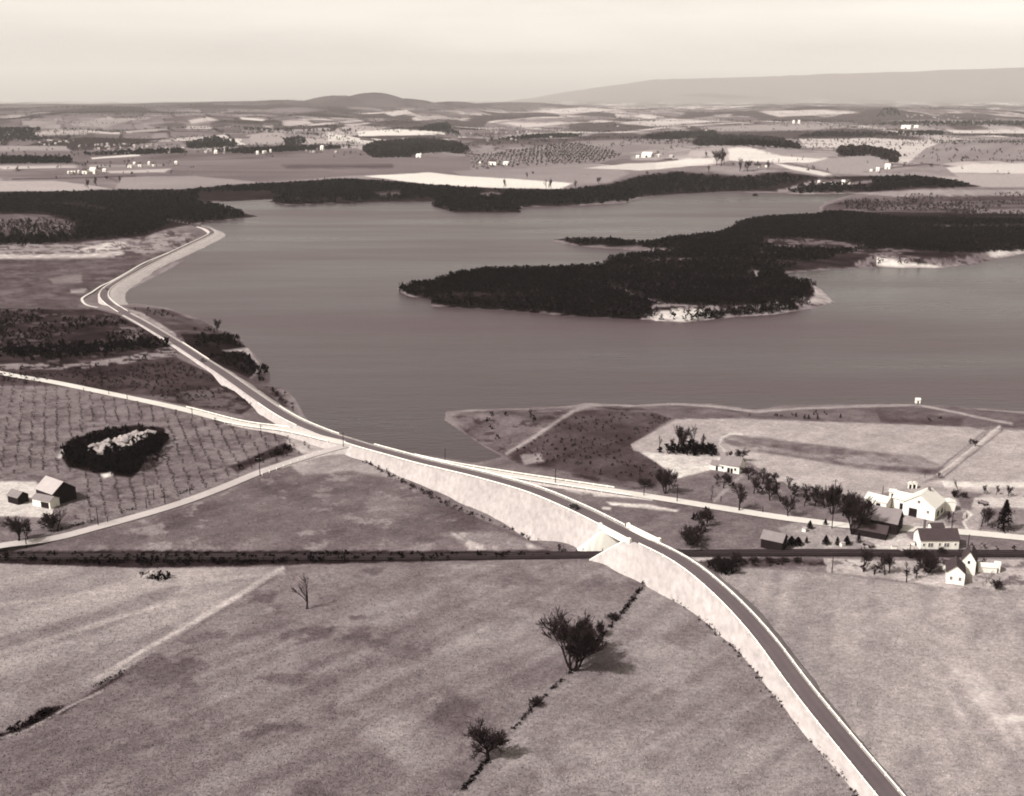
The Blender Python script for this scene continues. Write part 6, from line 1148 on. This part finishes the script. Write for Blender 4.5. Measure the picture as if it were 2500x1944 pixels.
# ------------------------------------------------------------------ cars
def car():
    o = empty('car', (0, 0, 0)); m = MB()
    sec = [(-2.15, .45, .62, .8), (-1.9, .42, .68, 1.0), (-1.2, .4, .72, 1.1), (.55, .4, .72, 1.1), (1.3, .42, .55, 1.08), (2.0, .45, .45, 1.02), (2.1, .5, .4, .9)]
    n = 0
    for (x, zb, hy, zt) in sec:
        m.v += [(x, -hy, zb), (x, -hy, zt - .12), (x, -hy * .8, zt), (x, hy * .8, zt), (x, hy, zt - .12), (x, hy, zb)]
    for i in range(len(sec) - 1):
        for j in range(6): a, b = i * 6 + j, i * 6 + (j + 1) % 6; m.f.append((a, b, b + 6, a + 6))
    m.f += [(5, 4, 3, 2, 1, 0), tuple(36 + i for i in range(6))]; m.build('body', M['car'], o)
    m = MB(); cs = [(-1.75, 1.05, .55), (-1.45, 1.62, .58), (.1, 1.68, .58), (.5, 1.05, .6)]
    for (x, z, hy) in cs: m.v += [(x, -hy, 1.0), (x, -hy * .92, z), (x, hy * .92, z), (x, hy, 1.0)]
    for i in range(3):
        for j in range(4): a, b = i * 4 + j, i * 4 + (j + 1) % 4; m.f.append((a, b, b + 4, a + 4))
    m.f += [(3, 2, 1, 0), (12, 13, 14, 15)]; cab = m.build('cabin', M['car'], o)
    m = MB(); m.quad((.16, -.48, 1.6), (.16, .48, 1.6), (.47, .5, 1.14), (.47, -.5, 1.14)); m.v = [(x + .03, y, z) for x, y, z in m.v]; m.build('windscreen', M['glass'], cab)
    for s in (-1, 1):
        for (xa, xb) in ((-1.25, -.62), (-.5, .1)):
            m = MB(); m.quad((xa, s * .597, 1.15), (xb, s * .597, 1.15), (xb, s * .57, 1.52), (xa, s * .57, 1.52)); m.build('window', M['glass'], cab)
        for x in (-1.4, 1.35):
            m = MB(); m.tube((x, s * .62, .36), (x, s * .84, .36), .36, .36, 14); w = m.build('wheel', M['tyre'], o); m = MB(); m.tube((x, s * .84, .36), (x, s * .86, .36), .17, .15, 10); m.build('hubcap', M['chrome'], w)
            m = MB(); P = []
            for k in range(9):
                a = math.pi * k / 8; P.append((x + math.cos(a) * .52, .36 + math.sin(a) * .5))
            for (p, q) in zip(P[:-1], P[1:]): m.quad((p[0], s * .5, p[1]), (q[0], s * .5, q[1]), (q[0], s * .88, q[1] - .03), (p[0], s * .88, p[1] - .03))
            m.build('fender', M['car'], o)
        m = MB(); m.tube((1.95, s * .5, .92), (2.12, s * .5, .92), .13, .15, 10); m.build('headlight', M['chrome'], o)
    m = MB(); m.box(2.1, 2.2, -.8, .8, .42, .56); m.build('bumper', M['chrome'], o); return o
CAR = car(); first = True
for (u, v, z, off, fl, lb) in ((1407,1242,11.7,.9,0,'dark car on the curve between the junction and the railway bridge'),(494,880,6.2,.9,1,'dark car on the straight lakeside stretch beyond the junction'),(262,708,4.2,-.9,1,'dark car rounding the sharp bend by the causeway')):
    i = near_i(u, v, z); c = CAR if first else clone(CAR); first = False; p = MAINW[i]; a = math.atan2(MT[i, 1], MT[i, 0]); c.location = (p[0] + MN[i, 0] * off, p[1] + MN[i, 1] * off, p[2] + .13); c.rotation_euler = (0, 0, a + math.pi * fl); c.scale = (1.12, 1.12, 1.12); tag(c, lb, 'car', 'cars on the main road')

# ------------------------------------------------------------------ hazy air
def haze():
    m = MB(); m.box(-32000, 32000, -3000, 47500, -60, 1400); mat = bpy.data.materials.new('hazy_air'); mat.use_nodes = True; t = mat.node_tree; t.nodes.clear(); o = t.nodes.new('ShaderNodeOutputMaterial'); pv = t.nodes.new('ShaderNodeVolumePrincipled')
    pv.inputs['Density'].default_value = HAZE_D; pv.inputs['Color'].default_value = HAZE_C; pv.inputs['Anisotropy'].default_value = 0.0; t.links.new(pv.outputs[0], o.inputs['Volume']); h = m.build('haze', mat); tag(h, 'pale haze veiling the distant hills', 'haze', None, 'stuff')
HAZE_D = 2.1e-5; HAZE_C = (.97, .93, .87, 1)
haze()

for o_ in SC.objects:
    if o_.get('label') and len(str(o_['label']).replace('-', ' ').split()) > 16: print('LONG', o_.name, o_['label'])
